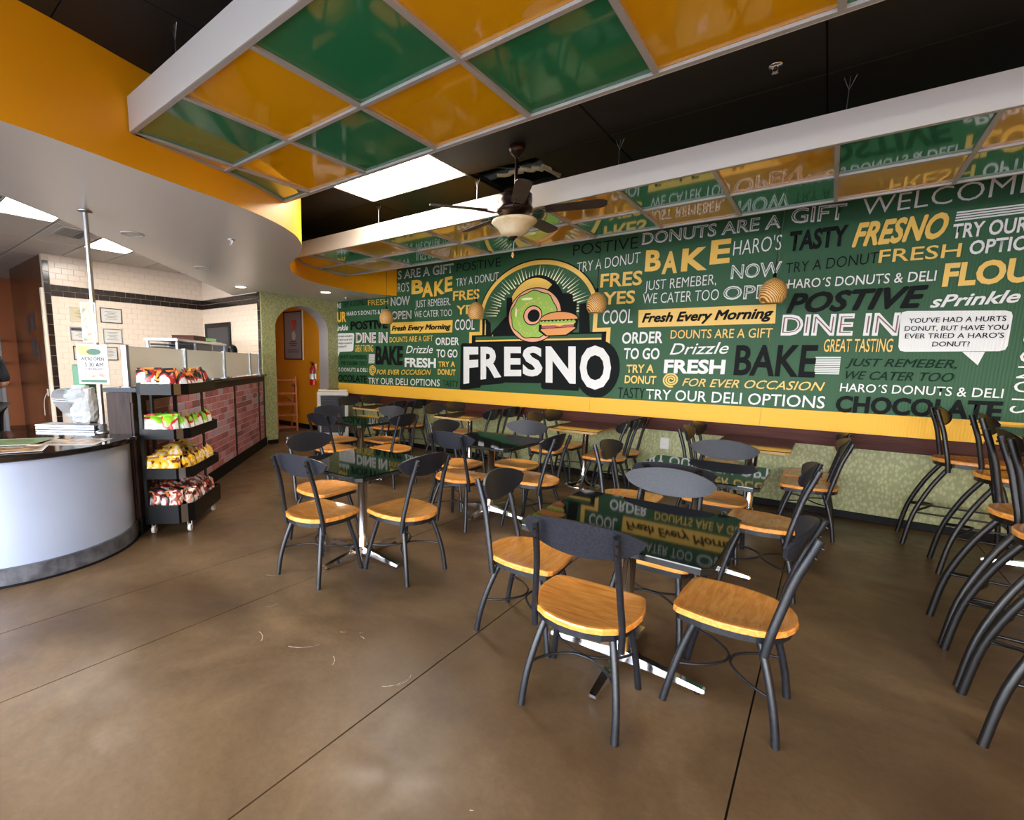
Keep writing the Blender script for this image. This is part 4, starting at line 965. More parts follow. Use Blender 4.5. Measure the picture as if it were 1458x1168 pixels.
# ================================================================ CURVED METAL COUNTER
CC = (-4.75, .75)
cu = thing('curved_counter', 'curved service counter with satin blue grey metal front and black stone top', 'counter', (CC[0], CC[1], 0))
A_S, A_E = R(65), R(-90)
def arcband(r0, r1, z0, z1, n_=40, a0=A_S, a1=A_E, ext=2.6):
    an = [a0+(a1-a0)*i/n_ for i in range(n_+1)]
    rings = []
    for a in an: c, s = math.cos(a), math.sin(a); rings.append([(r0*c, r0*s, z0), (r1*c, r1*s, z0), (r1*c, r1*s, z1), (r0*c, r0*s, z1)])
    rings.append([(-ext, -r0, z0), (-ext, -r1, z0), (-ext, -r1, z1), (-ext, -r0, z1)])
    return MB().loft(rings, True, True, False)
sm = arcband(.74, .775, .125, .83); sm.sm = [True]*len(sm.sm)
me_ = part('metal_front', sm, 'panel_blue', cu)
try: me_.data.set_sharp_from_angle(angle=R(40))
except Exception: pass
part('kick', arcband(.74, .795, .012, .125), 'kick', cu); part('floor_strip', arcband(.74, .81, 0, .012), 'base_black', cu)
edge = [(.84*math.cos(a), .84*math.sin(a)) for a in [R(64)+(A_E-R(64))*i/40 for i in range(41)]]
tp = edge+[(-2.6, -.84), (-2.6, -.3), (-.75, -.25), (-.55, .0), (-.5, .35)]+[(loc45(v_, u_)[0]-CC[0], loc45(v_, u_)[1]-CC[1]) for v_, u_ in ((-.55, 4.75), (-.226, 4.75), (-.226, 4.163), (.0, 4.163))]
part('counter_top', MB().loft([[(x*s, y*s, z) for x, y in tp] for s, z in ((.99, .831), (1, .838), (1, .866), (.993, .872))]), 'granite', cu)
part('back_panel', MB().box(-2.6, -.33, 0, -.6, -.31, .83), 'dark_wood', cu)
rk = thing('steel_ledge', 'low brushed steel ledge on the black stone counter beside the pole', 'ledge', (-5.05, 1.17, .8735), R(36))
part('rail', MB().rbox(-.27, -.012, .022, .27, .012, .042, .003), 'steel', rk); part('rail', MB().rbox(-.27, -.012, 0, .27, .012, .018, .003), 'alu', rk)
part('plate', MB().rbox(-.27, .013, .034, .27, .16, .04, .002), 'alu', rk); part('block', MB().rbox(-.25, .02, 0, -.2, .15, .033, .002), 'alu', rk)
def placemat(lab, x, y, r, m, w=.42, h=.29, z=.873):
    t = thing('placemat_menu', lab, 'menu', (x, y, z), r, 'printed menus on the counter')
    part('sheet', MB().rbox(-w/2, -h/2, 0, w/2, h/2, .002, .0005), 'paper', t); part('print', MB().box(-w/2+.018, -h/2+.018, .0022, w/2-.018, h/2-.018, .0026), m, t)
MT['menu_green'] = noisy(mat('green menu print', (96, 130, 70), .3), (70, 110, 58), (130, 150, 90), 9, 5); MT['menu_brown'] = noisy(mat('brown food print', (140, 96, 60), .3), (70, 46, 34), (206, 160, 110), 14, 6, (1, 1, 1), .42, .58)
placemat('green printed menu lying on the black stone counter', -4.56, .72, R(62), 'menu_green', .5, .33); placemat('brown printed food menu overlapping the front edge of the green menu', -4.17, .62, R(70), 'menu_brown', .44, .26, .8765)
placemat('brown printed food menu lying beside the steel ledge', -4.28, 1.02, R(50), 'menu_brown', .44, .28)
# pole with its two signs
po = thing('steel_pole', 'slim steel pole from the stone counter up to the grey soffit', 'pole', (-4.68, 1.345, 0))
part('tube', MB().tube([(0, 0, .874), (0, 0, zs(-4.68, 1.345)-.002)], .019, 16), 'steel', po); part('foot', MB().lathe([(.055, .8735), (.055, .88), (.03, .889), (.028, .94), (.02, .945)], 20), 'steel', po)
part('collar', MB().lathe([(.05, 0), (.05, -.006), (.025, -.014)], 18, (0, 0, zs(-4.68, 1.345)-.003)), 'steel', po)
MT['food1'] = noisy(mat('food photo print', (200, 130, 90), .35), (70, 100, 70), (236, 176, 130), 16, 5, (1, 1, 1), .4, .6, 'Object'); MT['food2'] = noisy(mat('sandwich photo print', (200, 110, 80), .35), (176, 80, 60), (245, 205, 160), 22, 5)
MT['ink'] = mat('dark ink', (40, 40, 60), .5); MT['sun'] = mat('orange sunburst print', (250, 190, 90), .5); MT['ink_g'] = mat('green ink', (30, 90, 60), .5)
def sign_text(s, w, h, x, z, m, par, y=-.0065, st='b'):
    def fit(me, q):
        vs = me.vertices; a = min(v.co.x for v in vs); b = max(v.co.x for v in vs)
        for v in vs: v.co = (x-w/2+(v.co.x-a)/(b-a)*w, y, z+v.co.y/.7*h)
        me.materials.clear(); me.materials.append(MT[m]); put('lettering', me, par)
    text_job(s, st, fit)
sg = thing('opening_hours_sign', "white framed sign reading WE'RE OPEN 5:30 AM on the steel pole", 'sign', (-4.655, 1.305, 1.28), R(40))
part('board', MB().rbox(-.125, -.004, 0, .125, .002, .32, .001), 'white', sg); part('sheet', MB().box(-.11, -.005, .012, .11, -.0042, .308), 'paper', sg)
pr = part('print', MB().box(-.11, -.0058, .235, -.02, -.0052, .308), 'sun', sg)
part('print', MB().box(-.105, -.0058, .013, .105, -.0052, .036), 'ink_g', sg)
lg = MB(); lg.add([(x, -.006, z) for x, z in ell(.015, .262, .06, .026, n=20)], [tuple(range(20))]); part('print', lg, 'ink_g', sg)
for x in (-.065, .0, .068):
    q = MB(); q.add([(a, -.006, b) for a, b in ell(x, .075, .03, .02, n=18)], [tuple(range(18))]); part('print', q, 'food2', sg)
sign_text("WE'RE OPEN", .19, .026, 0, .192, 'ink', sg); sign_text('5:30 AM', .15, .034, .01, .142, 'ink', sg, st='n'); sign_text('STARTING MAY', .16, .014, .01, .116, 'ink', sg)
s2 = thing('food_photo_sign', 'narrow upright sign with sandwich photos on the steel pole', 'sign', (-4.70, 1.315, 1.62), R(40))
part('board', MB().rbox(-.062, -.004, 0, .062, .002, .32, .001), 'white', s2)
for z0, z1, m in ((.23, .31, 'food1'), (.115, .225, 'food2'), (.045, .11, 'food2'), (.01, .04, 'food1')): part('print', MB().box(-.052, -.0058, z0, .052, -.0045, z1), m, s2)
run_text()
# clear case with white paper bags
cs = thing('display_case', 'clear curved plastic case holding crumpled white paper beside the pole', 'display case', (-5.13, 1.33, .915), R(38))
prof_ = [(-.14, .0), (-.15, .12), (-.135, .22), (-.09, .29), (0, .31)]
pts = spline([(a, 0, b) for a, b in [(-.02, .0), (-.12, .1), (-.2, .2), (-.19, .28), (-.1, .31), (.12, .31)]], 4)
cm = MB(); nP = len(pts)
cm.add([(x, -.09, z) for x, _, z in pts]+[(x, .12, z) for x, _, z in pts]+[(x, -.087, z-.003) for x, _, z in pts]+[(x, .117, z-.003) for x, _, z in pts], [(i, i+1, i+1+nP, i+nP) for i in range(nP-1)]+[(i+2*nP, i+1+2*nP, i+1+3*nP, i+3*nP) for i in range(nP-1)])
part('curved_shell', cm, 'clear', cs)
part('side_panel', MB().loft([[(x, -.092, z) for x, _, z in pts]+[(.12, -.092, 0)], [(x, -.089, z) for x, _, z in pts]+[(.12, -.089, 0)]]), 'clear', cs)
part('wire_rail', MB().tube([(-.2, -.1, .2), (.13, -.1, .185)], .003, 6).tube([(-.2, -.1, .215), (.13, -.1, .2)], .003, 6), 'steel', cs)
random.seed(4)
def crumple(name, par, x0, x1, z0, z1, y0, y1):
    m_ = MB(); nx, nz = 8, 9; vs = []
    rings = []
    for j in range(nz+1):
        t = j/nz; w = .55+.45*math.sin(PI*min(t+.15, 1)); r_ = []
        for i in range(14):
            a = 2*PI*i/14; k = w*(1+random.uniform(-.14, .14)); r_.append(((x0+x1)/2+(x1-x0)/2*k*math.cos(a), (y0+y1)/2+(y1-y0)/2*k*math.sin(a), z0+(z1-z0)*t+random.uniform(-.008, .008)))
        rings.append(r_)
    return part(name, m_.loft(rings, True, True, False), 'paper', par)
crumple('paper_bag', cs, -.1, .1, .01, .2, -.07, .1); crumple('paper_bag', cs, .02, .13, .01, .31, -.08, .08); crumple('paper_bag', cs, -.13, .1, .2, .33, -.08, .1)
gb = thing('green_box', 'green box with a white leaf mark standing behind the paper bags', 'box', (-6.1, 1.62, 0), R(-40))
part('body', MB().rbox(-.11, -.06, 1.02, .11, .06, 1.42, .008), 'green_box', gb); mk = MB(); mk.add([(a, -.0615, b) for a, b in ((-.01, 1.33), (.02, 1.36), (.015, 1.39), (-.005, 1.37))], [(0, 1, 2, 3)]); part('mark', mk, 'white', gb)
part('stand', MB().rbox(-.09, -.05, 0, .09, .05, 1.018, .004), 'dgrey', gb)
# certificates
cert = [(2.45, 2.82, 2.08, 2.32, 'white', 'framed certificate top left of six on the tiled wall, white frame'), (2.88, 3.21, 2.09, 2.34, 'black', 'framed certificate top right of six on the tiled wall, dark frame'), (2.43, 2.8, 1.77, 1.99, 'alu', 'framed certificate middle left of six on the tiled wall, dark banner'), (2.9, 3.19, 1.74, 1.99, 'alu', 'framed certificate middle right of six on the tiled wall'), (2.45, 2.79, 1.45, 1.68, 'black', 'framed certificate bottom left of six on the tiled wall, orange banner'), (2.83, 3.1, 1.45, 1.68, 'black', 'framed certificate bottom right of six, behind the opening hours sign')]
MT['cert_cream'] = mat('cream certificate paper', (200, 190, 152), .5); MT['faint'] = mat('faint grey ink', (128, 122, 108), .6)
for i, (a, b, z0, z1, fm, lab) in enumerate(cert):
    t = thing('framed_certificate', lab, 'picture frame', (-9.692, (a+b)/2, (z0+z1)/2), 0, 'framed certificates'); A_, Z_ = (b-a)/2, (z1-z0)/2; e = .012
    part('frame', MB().box(0, -A_, -Z_, .014, -A_+e, Z_).box(0, A_-e, -Z_, .014, A_, Z_).box(0, -A_+e, -Z_, .014, A_-e, -Z_+e).box(0, -A_+e, Z_-e, .014, A_-e, Z_), fm, t)
    part('certificate', MB().box(.001, -A_+e, -Z_+e, .006, A_-e, Z_-e), 'cert_cream' if i == 0 else 'paper', t)
    ln = MB()
    for k in range(6): w = A_*(.35+.35*((k*7+i*3) % 5)/5); zz = Z_*.5-k*Z_*.2; ln.box(.0062, -w, zz, .0068, w, zz+.008)
    part('print', ln, 'faint', t)
    if i in (2, 4): part('print', MB().box(.0062, -A_+e+.004, Z_-.06, .007, A_-e-.004, Z_-e-.004), 'dgrey' if i == 2 else 'sun', t)
# equipment rack behind the counter
er = thing('steel_rack', 'steel rack behind the frosted glass with black trays under its shelf', 'rack', loc45(-.95, 8.0), K)
for a in (-.19, .19):
    for b in (-1.0, -.35, .35, 1.0): part('leg', MB().rbox(a-.015, b-.015, 0, a+.015, b+.015, 1.73, .003), 'alu', er)
part('shelf', MB().rbox(-.22, -1.05, 1.735, .22, 1.05, 1.77, .004), 'steel', er)
part('shelf', MB().rbox(-.22, -1.05, .9, .22, 1.05, .93, .004), 'steel', er)
for z in (1.6, 1.64, 1.68): part('tray', MB().rbox(-.17, -.98, z, .17, -.4, z+.02, .003), 'black', er)
part('hood', MB().rbox(-.18, -.3, 1.62, .2, .33, 1.734, .004), 'dgrey', er)
wbx = thing('wooden_box', 'flat wooden box on top of the steel rack', 'box', loc45(-.95, 7.95, 1.771), K); part('body', MB().rbox(-.16, -.25, 0, .16, .25, .07, .004), 'rail', wbx); part('lid', MB().rbox(-.165, -.255, .071, .165, .255, .08, .003), 'rail', wbx)
gt = thing('green_tray', 'green plastic wrapped tray on the far end of the steel rack', 'tray', loc45(-.95, 8.75, 1.771), K); part('tray', MB().rbox(-.15, -.26, 0, .15, .26, .02, .003), 'clear', gt); MT['lime_wrap'] = mat('pale green wrap', (140, 190, 130), .35)
random.seed(9)
part('wrap', MB().loft([[(random.uniform(.9, 1.05)*.13*math.cos(a), random.uniform(.9, 1.05)*.23*math.sin(a), z) for a in [2*PI*i/14 for i in range(14)]] for z in (.021, .05, .075)]), 'lime_wrap', gt)
# ================================================================ SNACK RACK with bags
rx = thing('snack_rack', 'black rolling snack rack with four angled trays beside the counters', 'snack rack', loc45(.06, 4.13), K)
D, Wd, ch = .37, .76, .1
def trayout(i=0): return [(0+i, 0+i), (D-ch, 0+i), (D-i, ch), (D-i, Wd-i), (i, Wd-i)]
part('back_post', MB().rbox(0, .0, .1, .03, .03, 1.3, .003), 'black', rx); part('back_post', MB().rbox(0, Wd-.1, .1, .03, Wd-.06, 1.3, .003), 'black', rx); part('back_post', MB().rbox(.0, .2, .1, .025, .235, 1.22, .003), 'black', rx)
TR = [(1.2, .09), (.83, .085), (.49, .09), (.1, .16)]
for z, h in TR:
    t = part('tray', MB().prism(trayout(.001), z, z+.012), 'black', rx)
    P = trayout(); lip = MB()
    for (a, b) in zip(P, P[1:]+P[:1]):
        if a[0] == 0 and b[0] == 0: continue
        d = Vector((b[0]-a[0], b[1]-a[1], 0)).normalized(); n_ = Vector((-d.y, d.x, 0))*.006
        lip.add([(a[0], a[1], z-.001), (b[0], b[1], z-.001), (b[0], b[1], z+h), (a[0], a[1], z+h), (a[0]+n_.x, a[1]+n_.y, z-.001), (b[0]+n_.x, b[1]+n_.y, z-.001), (b[0]+n_.x, b[1]+n_.y, z+h), (a[0]+n_.x, a[1]+n_.y, z+h)], [(0, 1, 2, 3), (7, 6, 5, 4), (3, 2, 6, 7), (0, 4, 5, 1), (0, 3, 7, 4), (1, 5, 6, 2)])
    part('lip', lip, 'black', t)
    c = MB(); a, b = P[1], P[2]; d = Vector((b[0]-a[0], b[1]-a[1], 0)).normalized(); o_ = Vector((d.y, -d.x, 0))*.0015
    m0 = Vector((a[0], a[1], 0)).lerp(Vector((b[0], b[1], 0)), .15)+o_; m1 = Vector((a[0], a[1], 0)).lerp(Vector((b[0], b[1], 0)), .55)+o_
    c.add([(m0.x, m0.y, z), (m1.x, m1.y, z), (m1.x, m1.y, z+h), (m0.x, m0.y, z+h)], [(0, 1, 2, 3)]); part('label_clip', c, 'steel', t, fix=False)
for a, b in ((.04, .05), (D-.05, .1), (D-.05, Wd-.08), (.04, Wd-.08)):
    c = part('caster', MB().tube([(a-.012, b, .035), (a+.012, b, .035)], .033, 14), 'white', rx); part('fork', MB().box(a-.018, b-.01, .04, a-.014, b+.01, .1).box(a+.014, b-.01, .04, a+.018, b+.01, .1), 'steel', c)
def bagmat(name, cols, k=0, sc=14):
    m = mat(name, cols[0], .3); t = N(m, 'ShaderNodeTexCoord'); oi = N(m, 'ShaderNodeObjectInfo'); ad = N(m, 'ShaderNodeVectorMath', operation='ADD'); no = N(m, 'ShaderNodeTexNoise', Scale=sc, Detail=1.5)
    cm = N(m, 'ShaderNodeCombineXYZ'); mu = N(m, 'ShaderNodeMath', operation='MULTIPLY'); mu.inputs[1].default_value = 20; L(m, oi.outputs['Random'], mu.inputs[0]); L(m, mu.outputs[0], cm.inputs[0]); L(m, mu.outputs[0], cm.inputs[2])
    L(m, t.outputs['Object'], ad.inputs[0]); L(m, cm.outputs[0], ad.inputs[1]); L(m, ad.outputs[0], no.inputs['Vector'])
    sx = N(m, 'ShaderNodeSeparateXYZ'); L(m, t.outputs['Object'], sx.inputs[0]); ma = N(m, 'ShaderNodeMath', operation='MULTIPLY_ADD'); ma.inputs[1].default_value = k; L(m, sx.outputs[2], ma.inputs[0]); m3_ = N(m, 'ShaderNodeMath', operation='ADD'); m3_.inputs[1].default_value = -.085*k; L(m, no.outputs[0], m3_.inputs[0]); L(m, m3_.outputs[0], ma.inputs[2])
    r = N(m, 'ShaderNodeValToRGB'); r.color_ramp.interpolation = 'CONSTANT'; L(m, ma.outputs[0], r.inputs[0]); e = r.color_ramp.elements
    n_ = len(cols); e[0].position = 0; e[0].color = srgb(*cols[0]); e[1].position = .38; e[1].color = srgb(*cols[1])
    for i in range(2, n_): q = e.new(.38+(i-1)*.3/(n_-1)); q.color = srgb(*cols[i])
    L(m, r.outputs[0], B(m).inputs['Base Color']); return m
MT['bag_dark'] = bagmat('dark foil snack print', [(238, 130, 60), (30, 34, 36), (44, 40, 44), (180, 50, 44), (228, 228, 232)], -2.5)
MT['bag_orange'] = bagmat('orange and black snack print', [(226, 80, 50), (50, 40, 40), (240, 160, 50), (40, 30, 30), (240, 220, 200)], -1.5)
MT['bag_yellow'] = bagmat('yellow snack print', [(120, 60, 30), (250, 194, 40), (252, 200, 50), (240, 225, 205), (250, 190, 40)])
MT['bag_green'] = bagmat('green white snack print', [(235, 240, 235), (238, 240, 232), (200, 224, 170), (140, 196, 40), (120, 180, 40)], 4)
MT['bag_red'] = bagmat('red and white snack print', [(240, 244, 240), (236, 236, 232), (214, 30, 44), (200, 24, 40), (130, 190, 40)], 4)
MT['bag_pink'] = bagmat('pale pink snack print', [(60, 44, 38), (236, 160, 130), (240, 226, 214), (150, 60, 48), (236, 150, 120)])
def bag_mb():
    m_ = MB(); nx, nz = 6, 7; w, h, d = .085, .12, .03; V = []
    for s in (1, -1):
        vs = []
        for j in range(nz+1):
            for i in range(nx+1):
                u, t = i/nx*2-1, j/nz*2-1
                b = max(0, (1-u**4))*max(0, 1-t**4); vs.append((u*w/2*(1-.1*(1-abs(t))*0), s*(d*b*(.9+.12*math.sin(5*u+3*t)))+(.001*s), (t+1)/2*h))
        m_.add(vs, [(j*(nx+1)+i, j*(nx+1)+i+1, (j+1)*(nx+1)+i+1, (j+1)*(nx+1)+i) if s < 0 else ((j+1)*(nx+1)+i, (j+1)*(nx+1)+i+1, j*(nx+1)+i+1, j*(nx+1)+i) for j in range(nz) for i in range(nx)], True)
    return m_
def seal_mb():
    m_ = MB(); w = .085
    for z0, z1 in ((-.009, .001), (.119, .131)):
        for k in range(6):
            x0, x1 = -w/2+w*k/6, -w/2+w*(k+1)/6; m_.box(x0, -.0012*(1 if k % 2 else .4), z0, x1, .0012*(1 if k % 2 else .4), z1)
    return m_
BAGM = {}
def bag(m, v, u, z, rz, tilt, lab, grp, sc=1.0, lean=0):
    if m not in BAGM: BAGM[m] = (bag_mb().mesh('bag', MT[m]), seal_mb().mesh('seal', MT[m]))
    # the thing itself is the pillow mesh, its seals a child part
    o = put('snack_bag', BAGM[m][0]); s = put('seal', BAGM[m][1], o)
    x, y, _ = loc45(.06+v, 4.13+u); o.location = (x, y, z); o.rotation_euler = (tilt, lean, K+rz); o.scale = (sc, sc, sc)
    tag(o, lab, 'snack bag', grp)
random.seed(21)
def row_front(z, mats_, n1, n2, lab, grp, tilt=-.25, sc=1.25, inset=.05):
    # along the left end (short side) then along the long front side
    for i in range(n1):
        v = .05+(D-.19)*i/max(n1-1, 1)
        bag(mats_[i % len(mats_)], v, inset, z, .45+random.uniform(-.12, .12), random.uniform(-.25, -.1), lab+', left end', grp, sc*random.uniform(.95, 1.05), random.uniform(-.1, .1))
    for i in range(n2):
        u = .17+(Wd-.23)*i/max(n2-1, 1)
        bag(mats_[(i*3+1) % len(mats_)], D-inset-.01, u, z, PI/2+.5+random.uniform(-.12, .12), random.uniform(-.3, -.12), lab+', front side', grp, sc*random.uniform(.95, 1.05), random.uniform(-.12, .12))
tops = 'small dark and orange snack bag in the top rack tray'
row_front(1.222, ['bag_dark', 'bag_dark', 'bag_orange'], 4, 7, tops, 'snack bags in the top tray', sc=1.5)
for i in range(4): bag('bag_orange', .14, .14+.14*i, 1.226, PI/2+random.uniform(-.3, .3), -.35, tops, 'snack bags in the top tray', 1.5)
for i in range(3): bag('bag_yellow', D-.085, .5+.075*i, 1.224, PI/2, -.3, 'yellow snack bag standing at the right end of the top tray', 'yellow bags in the top tray', 1.5)
m2 = 'green, red and white snack bag in the second rack tray'
row_front(.85, ['bag_red', 'bag_green'], 3, 6, m2, 'snack bags in the second tray', sc=1.35)
for i in range(4): bag('bag_green', .12, .13+.13*i, .856, PI/2+random.uniform(-.3, .3), -.4, m2, 'snack bags in the second tray', 1.4)
for i in range(3): bag('bag_green', .05+.08*i, .12, .856, random.uniform(-.3, .3), -.4, m2, 'snack bags in the second tray', 1.4)
m3 = 'yellow snack bag standing in the third rack tray'
row_front(.51, ['bag_yellow'], 4, 7, m3, 'yellow bags in the third tray', sc=1.3)
for i in range(6): bag('bag_yellow', .2-.015*(i % 2), .16+.09*i, .625+.02*(i % 3), PI/2+random.uniform(-.4, .4), -1.25+random.uniform(-.1, .1), 'yellow snack bag lying on the pile in the third tray of the snack rack', 'yellow bags lying in the third tray', 1.35)
for i in range(3): bag('bag_yellow', .08+.06*i, .12+.02*i, .62+.025*i, random.uniform(-.4, .4), -1.2, 'yellow snack bag lying on the pile in the third tray of the snack rack', 'yellow bags lying in the third tray', 1.35)
m4 = 'dark and pink snack bag heaped in the bottom rack tray'
row_front(.215, ['bag_dark', 'bag_pink'], 4, 7, m4, 'snack bags in the bottom tray', sc=1.2)
for i in range(7): bag(['bag_pink', 'bag_dark'][i % 2], .26, .16+.08*i, .27, PI/2+random.uniform(-.4, .4), -.8, m4, 'snack bags in the bottom tray', 1.2)
for i in range(7): bag(['bag_dark', 'bag_dark', 'bag_pink'][i % 3], .15, .1+.09*i, .31, PI/2+random.uniform(-.5, .5), -1.0, m4, 'snack bags in the bottom tray', 1.2)
for i in range(4): bag(['bag_dark', 'bag_pink'][i % 2], .05+.07*i, .13, .27, random.uniform(-.4, .4), -.9, m4, 'snack bags in the bottom tray', 1.2)

# ================================================================ ARCH CORNER
co = thing('air_cooler', 'cream evaporative air cooler with dark grille in the corner by the arch', 'air cooler', (-7.2, 5.86, 0), R(-38))
part('body', MB().rbox(-.15, -.29, .06, .145, .29, .93, .02), 'white', co)
part('top', MB().rbox(-.14, -.27, .931, .14, .27, .965, .01), 'cream', co)
part('front_frame', MB().rbox(.146, -.28, .86, .175, .28, .93, .006).rbox(.146, -.28, .1, .175, -.22, .859, .006).rbox(.146, .22, .1, .175, .28, .859, .006).rbox(.146, -.219, .1, .175, .219, .16, .006), 'white', co)
part('grille_back', MB().box(.146, -.218, .161, .15, .218, .858), 'dgrey', co)
for k in range(17): part('louver', MB().boxm(Matrix.Translation((.16, 0, .185+.04*k)) @ Matrix.Rotation(.5, 4, 'Y'), .02, .43, .004), 'dgrey', co)
part('control_panel', MB().rbox(-.08, -.1, .966, .08, .12, .972, .002), 'rail', co)
for a in (-.11, .1):
    for b in (-.24, .24): part('caster', MB().tube([(a-.012, b, .03), (a+.012, b, .03)], .029, 12), 'black', co)
ex = thing('fire_extinguisher', 'red fire extinguisher with white label hanging inside the arch', 'fire extinguisher', (-8.46, 6.36, .98))
part('cylinder', MB().lathe([(.05, 0), (.065, .015), (.068, .3), (.06, .36), (.03, .4), (.022, .42)], 20), 'red', ex); part('label', MB().lathe([(.069, .13), (.0692, .24)], 20, caps=False), 'paper', ex)
part('valve', MB().rbox(-.02, -.02, .421, .02, .02, .46, .004).rbox(-.09, -.01, .461, .03, .01, .475, .003).rbox(-.08, -.01, .49, .02, .01, .5, .003), 'black', ex)
part('hose', MB().tube(spline([(.02, -.02, .44), (.08, -.03, .38), (.085, -.03, .25), (.078, -.02, .12)]), .008, 8), 'black', ex); part('bracket', MB().rbox(-.02, .07, .1, .02, .088, .45, .003), 'steel', ex)
pf = thing('framed_poster', 'tall dark framed poster with a red cup on the mustard corridor wall', 'picture frame', (-9.24, 6.44, 2.04))
part('frame', MB().box(-.34, -.02, -.53, -.31, 0, .53).box(.31, -.02, -.53, .34, 0, .53).box(-.31, -.02, .5, .31, 0, .53).box(-.31, -.02, -.53, .31, 0, -.5), 'rail', pf); part('mat', MB().box(.34, -.02, -.53, .37, 0, .53), 'cream', pf)
MT['poster'] = mat('grey blue poster paper', (128, 134, 144), .3)
part('print', MB().box(-.31, -.012, -.5, .31, -.002, .5), 'poster', pf)
cup = MB()
for P in ([(-.03, .13), (.1, .13), (.13, .34), (-.06, .34)],): cup.add([(a, -.0135, b) for a, b in P], [tuple(range(len(P)))])
part('cup_print', cup, 'red', pf, fix=False); q = MB(); q.add([(a, -.0132, b) for a, b in ell(.03, .03, .1, .12, n=20)], [tuple(range(20))]); part('cream_print', q, 'poster', pf, fix=False)
q = MB(); q.add([(a, -.0134, b) for a, b in ell(.03, .0, .07, .1, n=20)], [tuple(range(20))]); part('cream_print', q, 'white', pf, fix=False)
ln = MB()
for k, w in enumerate((.1, .14, .12, .0, .2, .22)):
    if w: z_ = -.14-.045*k; ln.add([(a, -.0134, b) for a, b in ((-w, z_), (w, z_), (w, z_+.018), (-w, z_+.018))], [(0, 1, 2, 3)])
part('fine_print', ln, 'dgrey', pf, fix=False)
def highchair(lab, x, y, rz, m, h=1.15):
    t = thing('high_chair', lab, 'high chair', (x, y, 0), rz, 'stacked high chairs')
    for s in (-1, 1):
        part('leg', MB().boxm(Matrix.Translation((s*.2, -.19, h*.5)) @ Matrix.Rotation(R(-4), 4, 'X'), .035, .035, h), m, t)
        part('leg', MB().boxm(Matrix.Translation((s*.2, .16, h*.5-.0)) @ Matrix.Rotation(R(15), 4, 'X'), .035, .035, h*.97), m, t)
        part('arm_rest', MB().rbox(s*.2-.025, -.22, h*.82, s*.2+.025, .12, h*.82+.03, .004), m, t); part('side_rail', MB().rbox(s*.2-.018, -.22, .3, s*.2+.018, .24, .34, .004), m, t)
    for z, y_ in ((.06, -.2), (.32, -.2), (.55, -.19), (.78, -.18), (1.06, -.16)): part('crossbar', MB().rbox(-.2, y_-.015, z, .2, y_+.015, z+.045, .004), m, t)
    part('seat', MB().rbox(-.2, -.16, .6, .2, .1, .62, .004), m, t)
    part('strap', MB().tube(spline([(-.1, -.1, .64), (0, -.12, .72), (.1, -.1, .64)]), .012, 6, flat=.4), 'black', t)
highchair('orange brown wooden high chair seen through the arch', -8.95, 5.98, R(68), 'orange_wood'); highchair('black high chair behind the wooden one at the left edge of the arch', -9.35, 5.5, R(70), 'black', 1.2)
ou = thing('wall_outlet', 'white electrical outlet plate on the patterned wall between tables', 'outlet', (-1.465, 6.348, .56))
part('plate', MB().rbox(-.05, -.008, -.07, .05, 0, .07, .002), 'white', ou)
for z in (-.032, .032): part('socket', MB().rbox(-.018, -.0105, z-.02, .018, -.0081, z+.02, .001), 'paper', ou)
# ================================================================ BACK ROOM
fr = struct('door_2', MB().rbox(-11.9, 1.75, 0, -11.3, 1.8, 2.05), 'grey'); part('door_handle', MB().tube([(-11.82, 1.73, .95), (-11.82, 1.73, 1.2)], .012, 8), 'steel', fr)
pn = thing('posted_papers', 'papers taped on the brown laminate wall', 'notice', (-10.7, 2.1425, 1.8))
for dx, dz, w, h in ((-.25, .25, .2, .28), (.1, .3, .22, .3), (.0, -.15, .24, .3), (.3, -.25, .12, .3)): part('paper', MB().box(dx-w/2, -.003, dz-h/2, dx+w/2, -.001, dz+h/2), 'brown_door' if dz > 5 else 'dgrey', pn)
pg = thing('wall_plug', 'white plug with a loose cord low on the brown laminate wall', 'outlet', (-10.05, 2.14, .9)); part('plate', MB().rbox(-.04, -.01, -.06, .04, 0, .06, .002), 'white', pg); part('cord', MB().tube(spline([(0, -.012, 0), (-.1, -.03, -.08), (-.2, -.03, -.2), (-.22, -.03, -.4)]), .006, 6), 'white', pg)
sh = thing('wall_shelf', 'cluttered shelf on the burnt orange wall at the left edge', 'shelf', (-13.4, 1.2, 1.0))
for z in (-.1, .35, .8): part('board', MB().rbox(-.1, -1.4, z, .25, .9, z+.03, .003), 'dark_wood', sh)
random.seed(2)
for k in range(10):
    w, h = random.uniform(.08, .2), random.uniform(.1, .28); z = random.choice((-.07, .38, .83)); b = tag(part('jar', MB().lathe([(w/2, 0), (w/2, h*.8), (w/3, h)], 12), random.choice(('dgrey', 'white', 'green_box', 'cream', 'black')), None, (-13.32, -.1+.2*k, 1.0+z+.0005)), 'jar on the cluttered shelf at the left edge', 'jar', 'jars on the back shelf')
# ================================================================ PERSON at the left edge
pe = thing('person', 'person in black shirt and black apron behind the counter at the left edge', 'person', (-7.3, .93, 0), R(-72))
def skin_mesh(name, J, E, rad, m, par, sub=2):
    me = bpy.data.meshes.new(name); me.from_pydata(J, E, []); o = put(name, me, par)
    o.modifiers.new('s', 'SKIN'); s = o.modifiers.new('b', 'SUBSURF'); s.levels = s.render_levels = sub
    for i, v in enumerate(me.skin_vertices[0].data): v.radius = rad[i] if isinstance(rad[i], tuple) else (rad[i], rad[i]); v.use_root = i == 0
    me.materials.append(MT[m]); return o
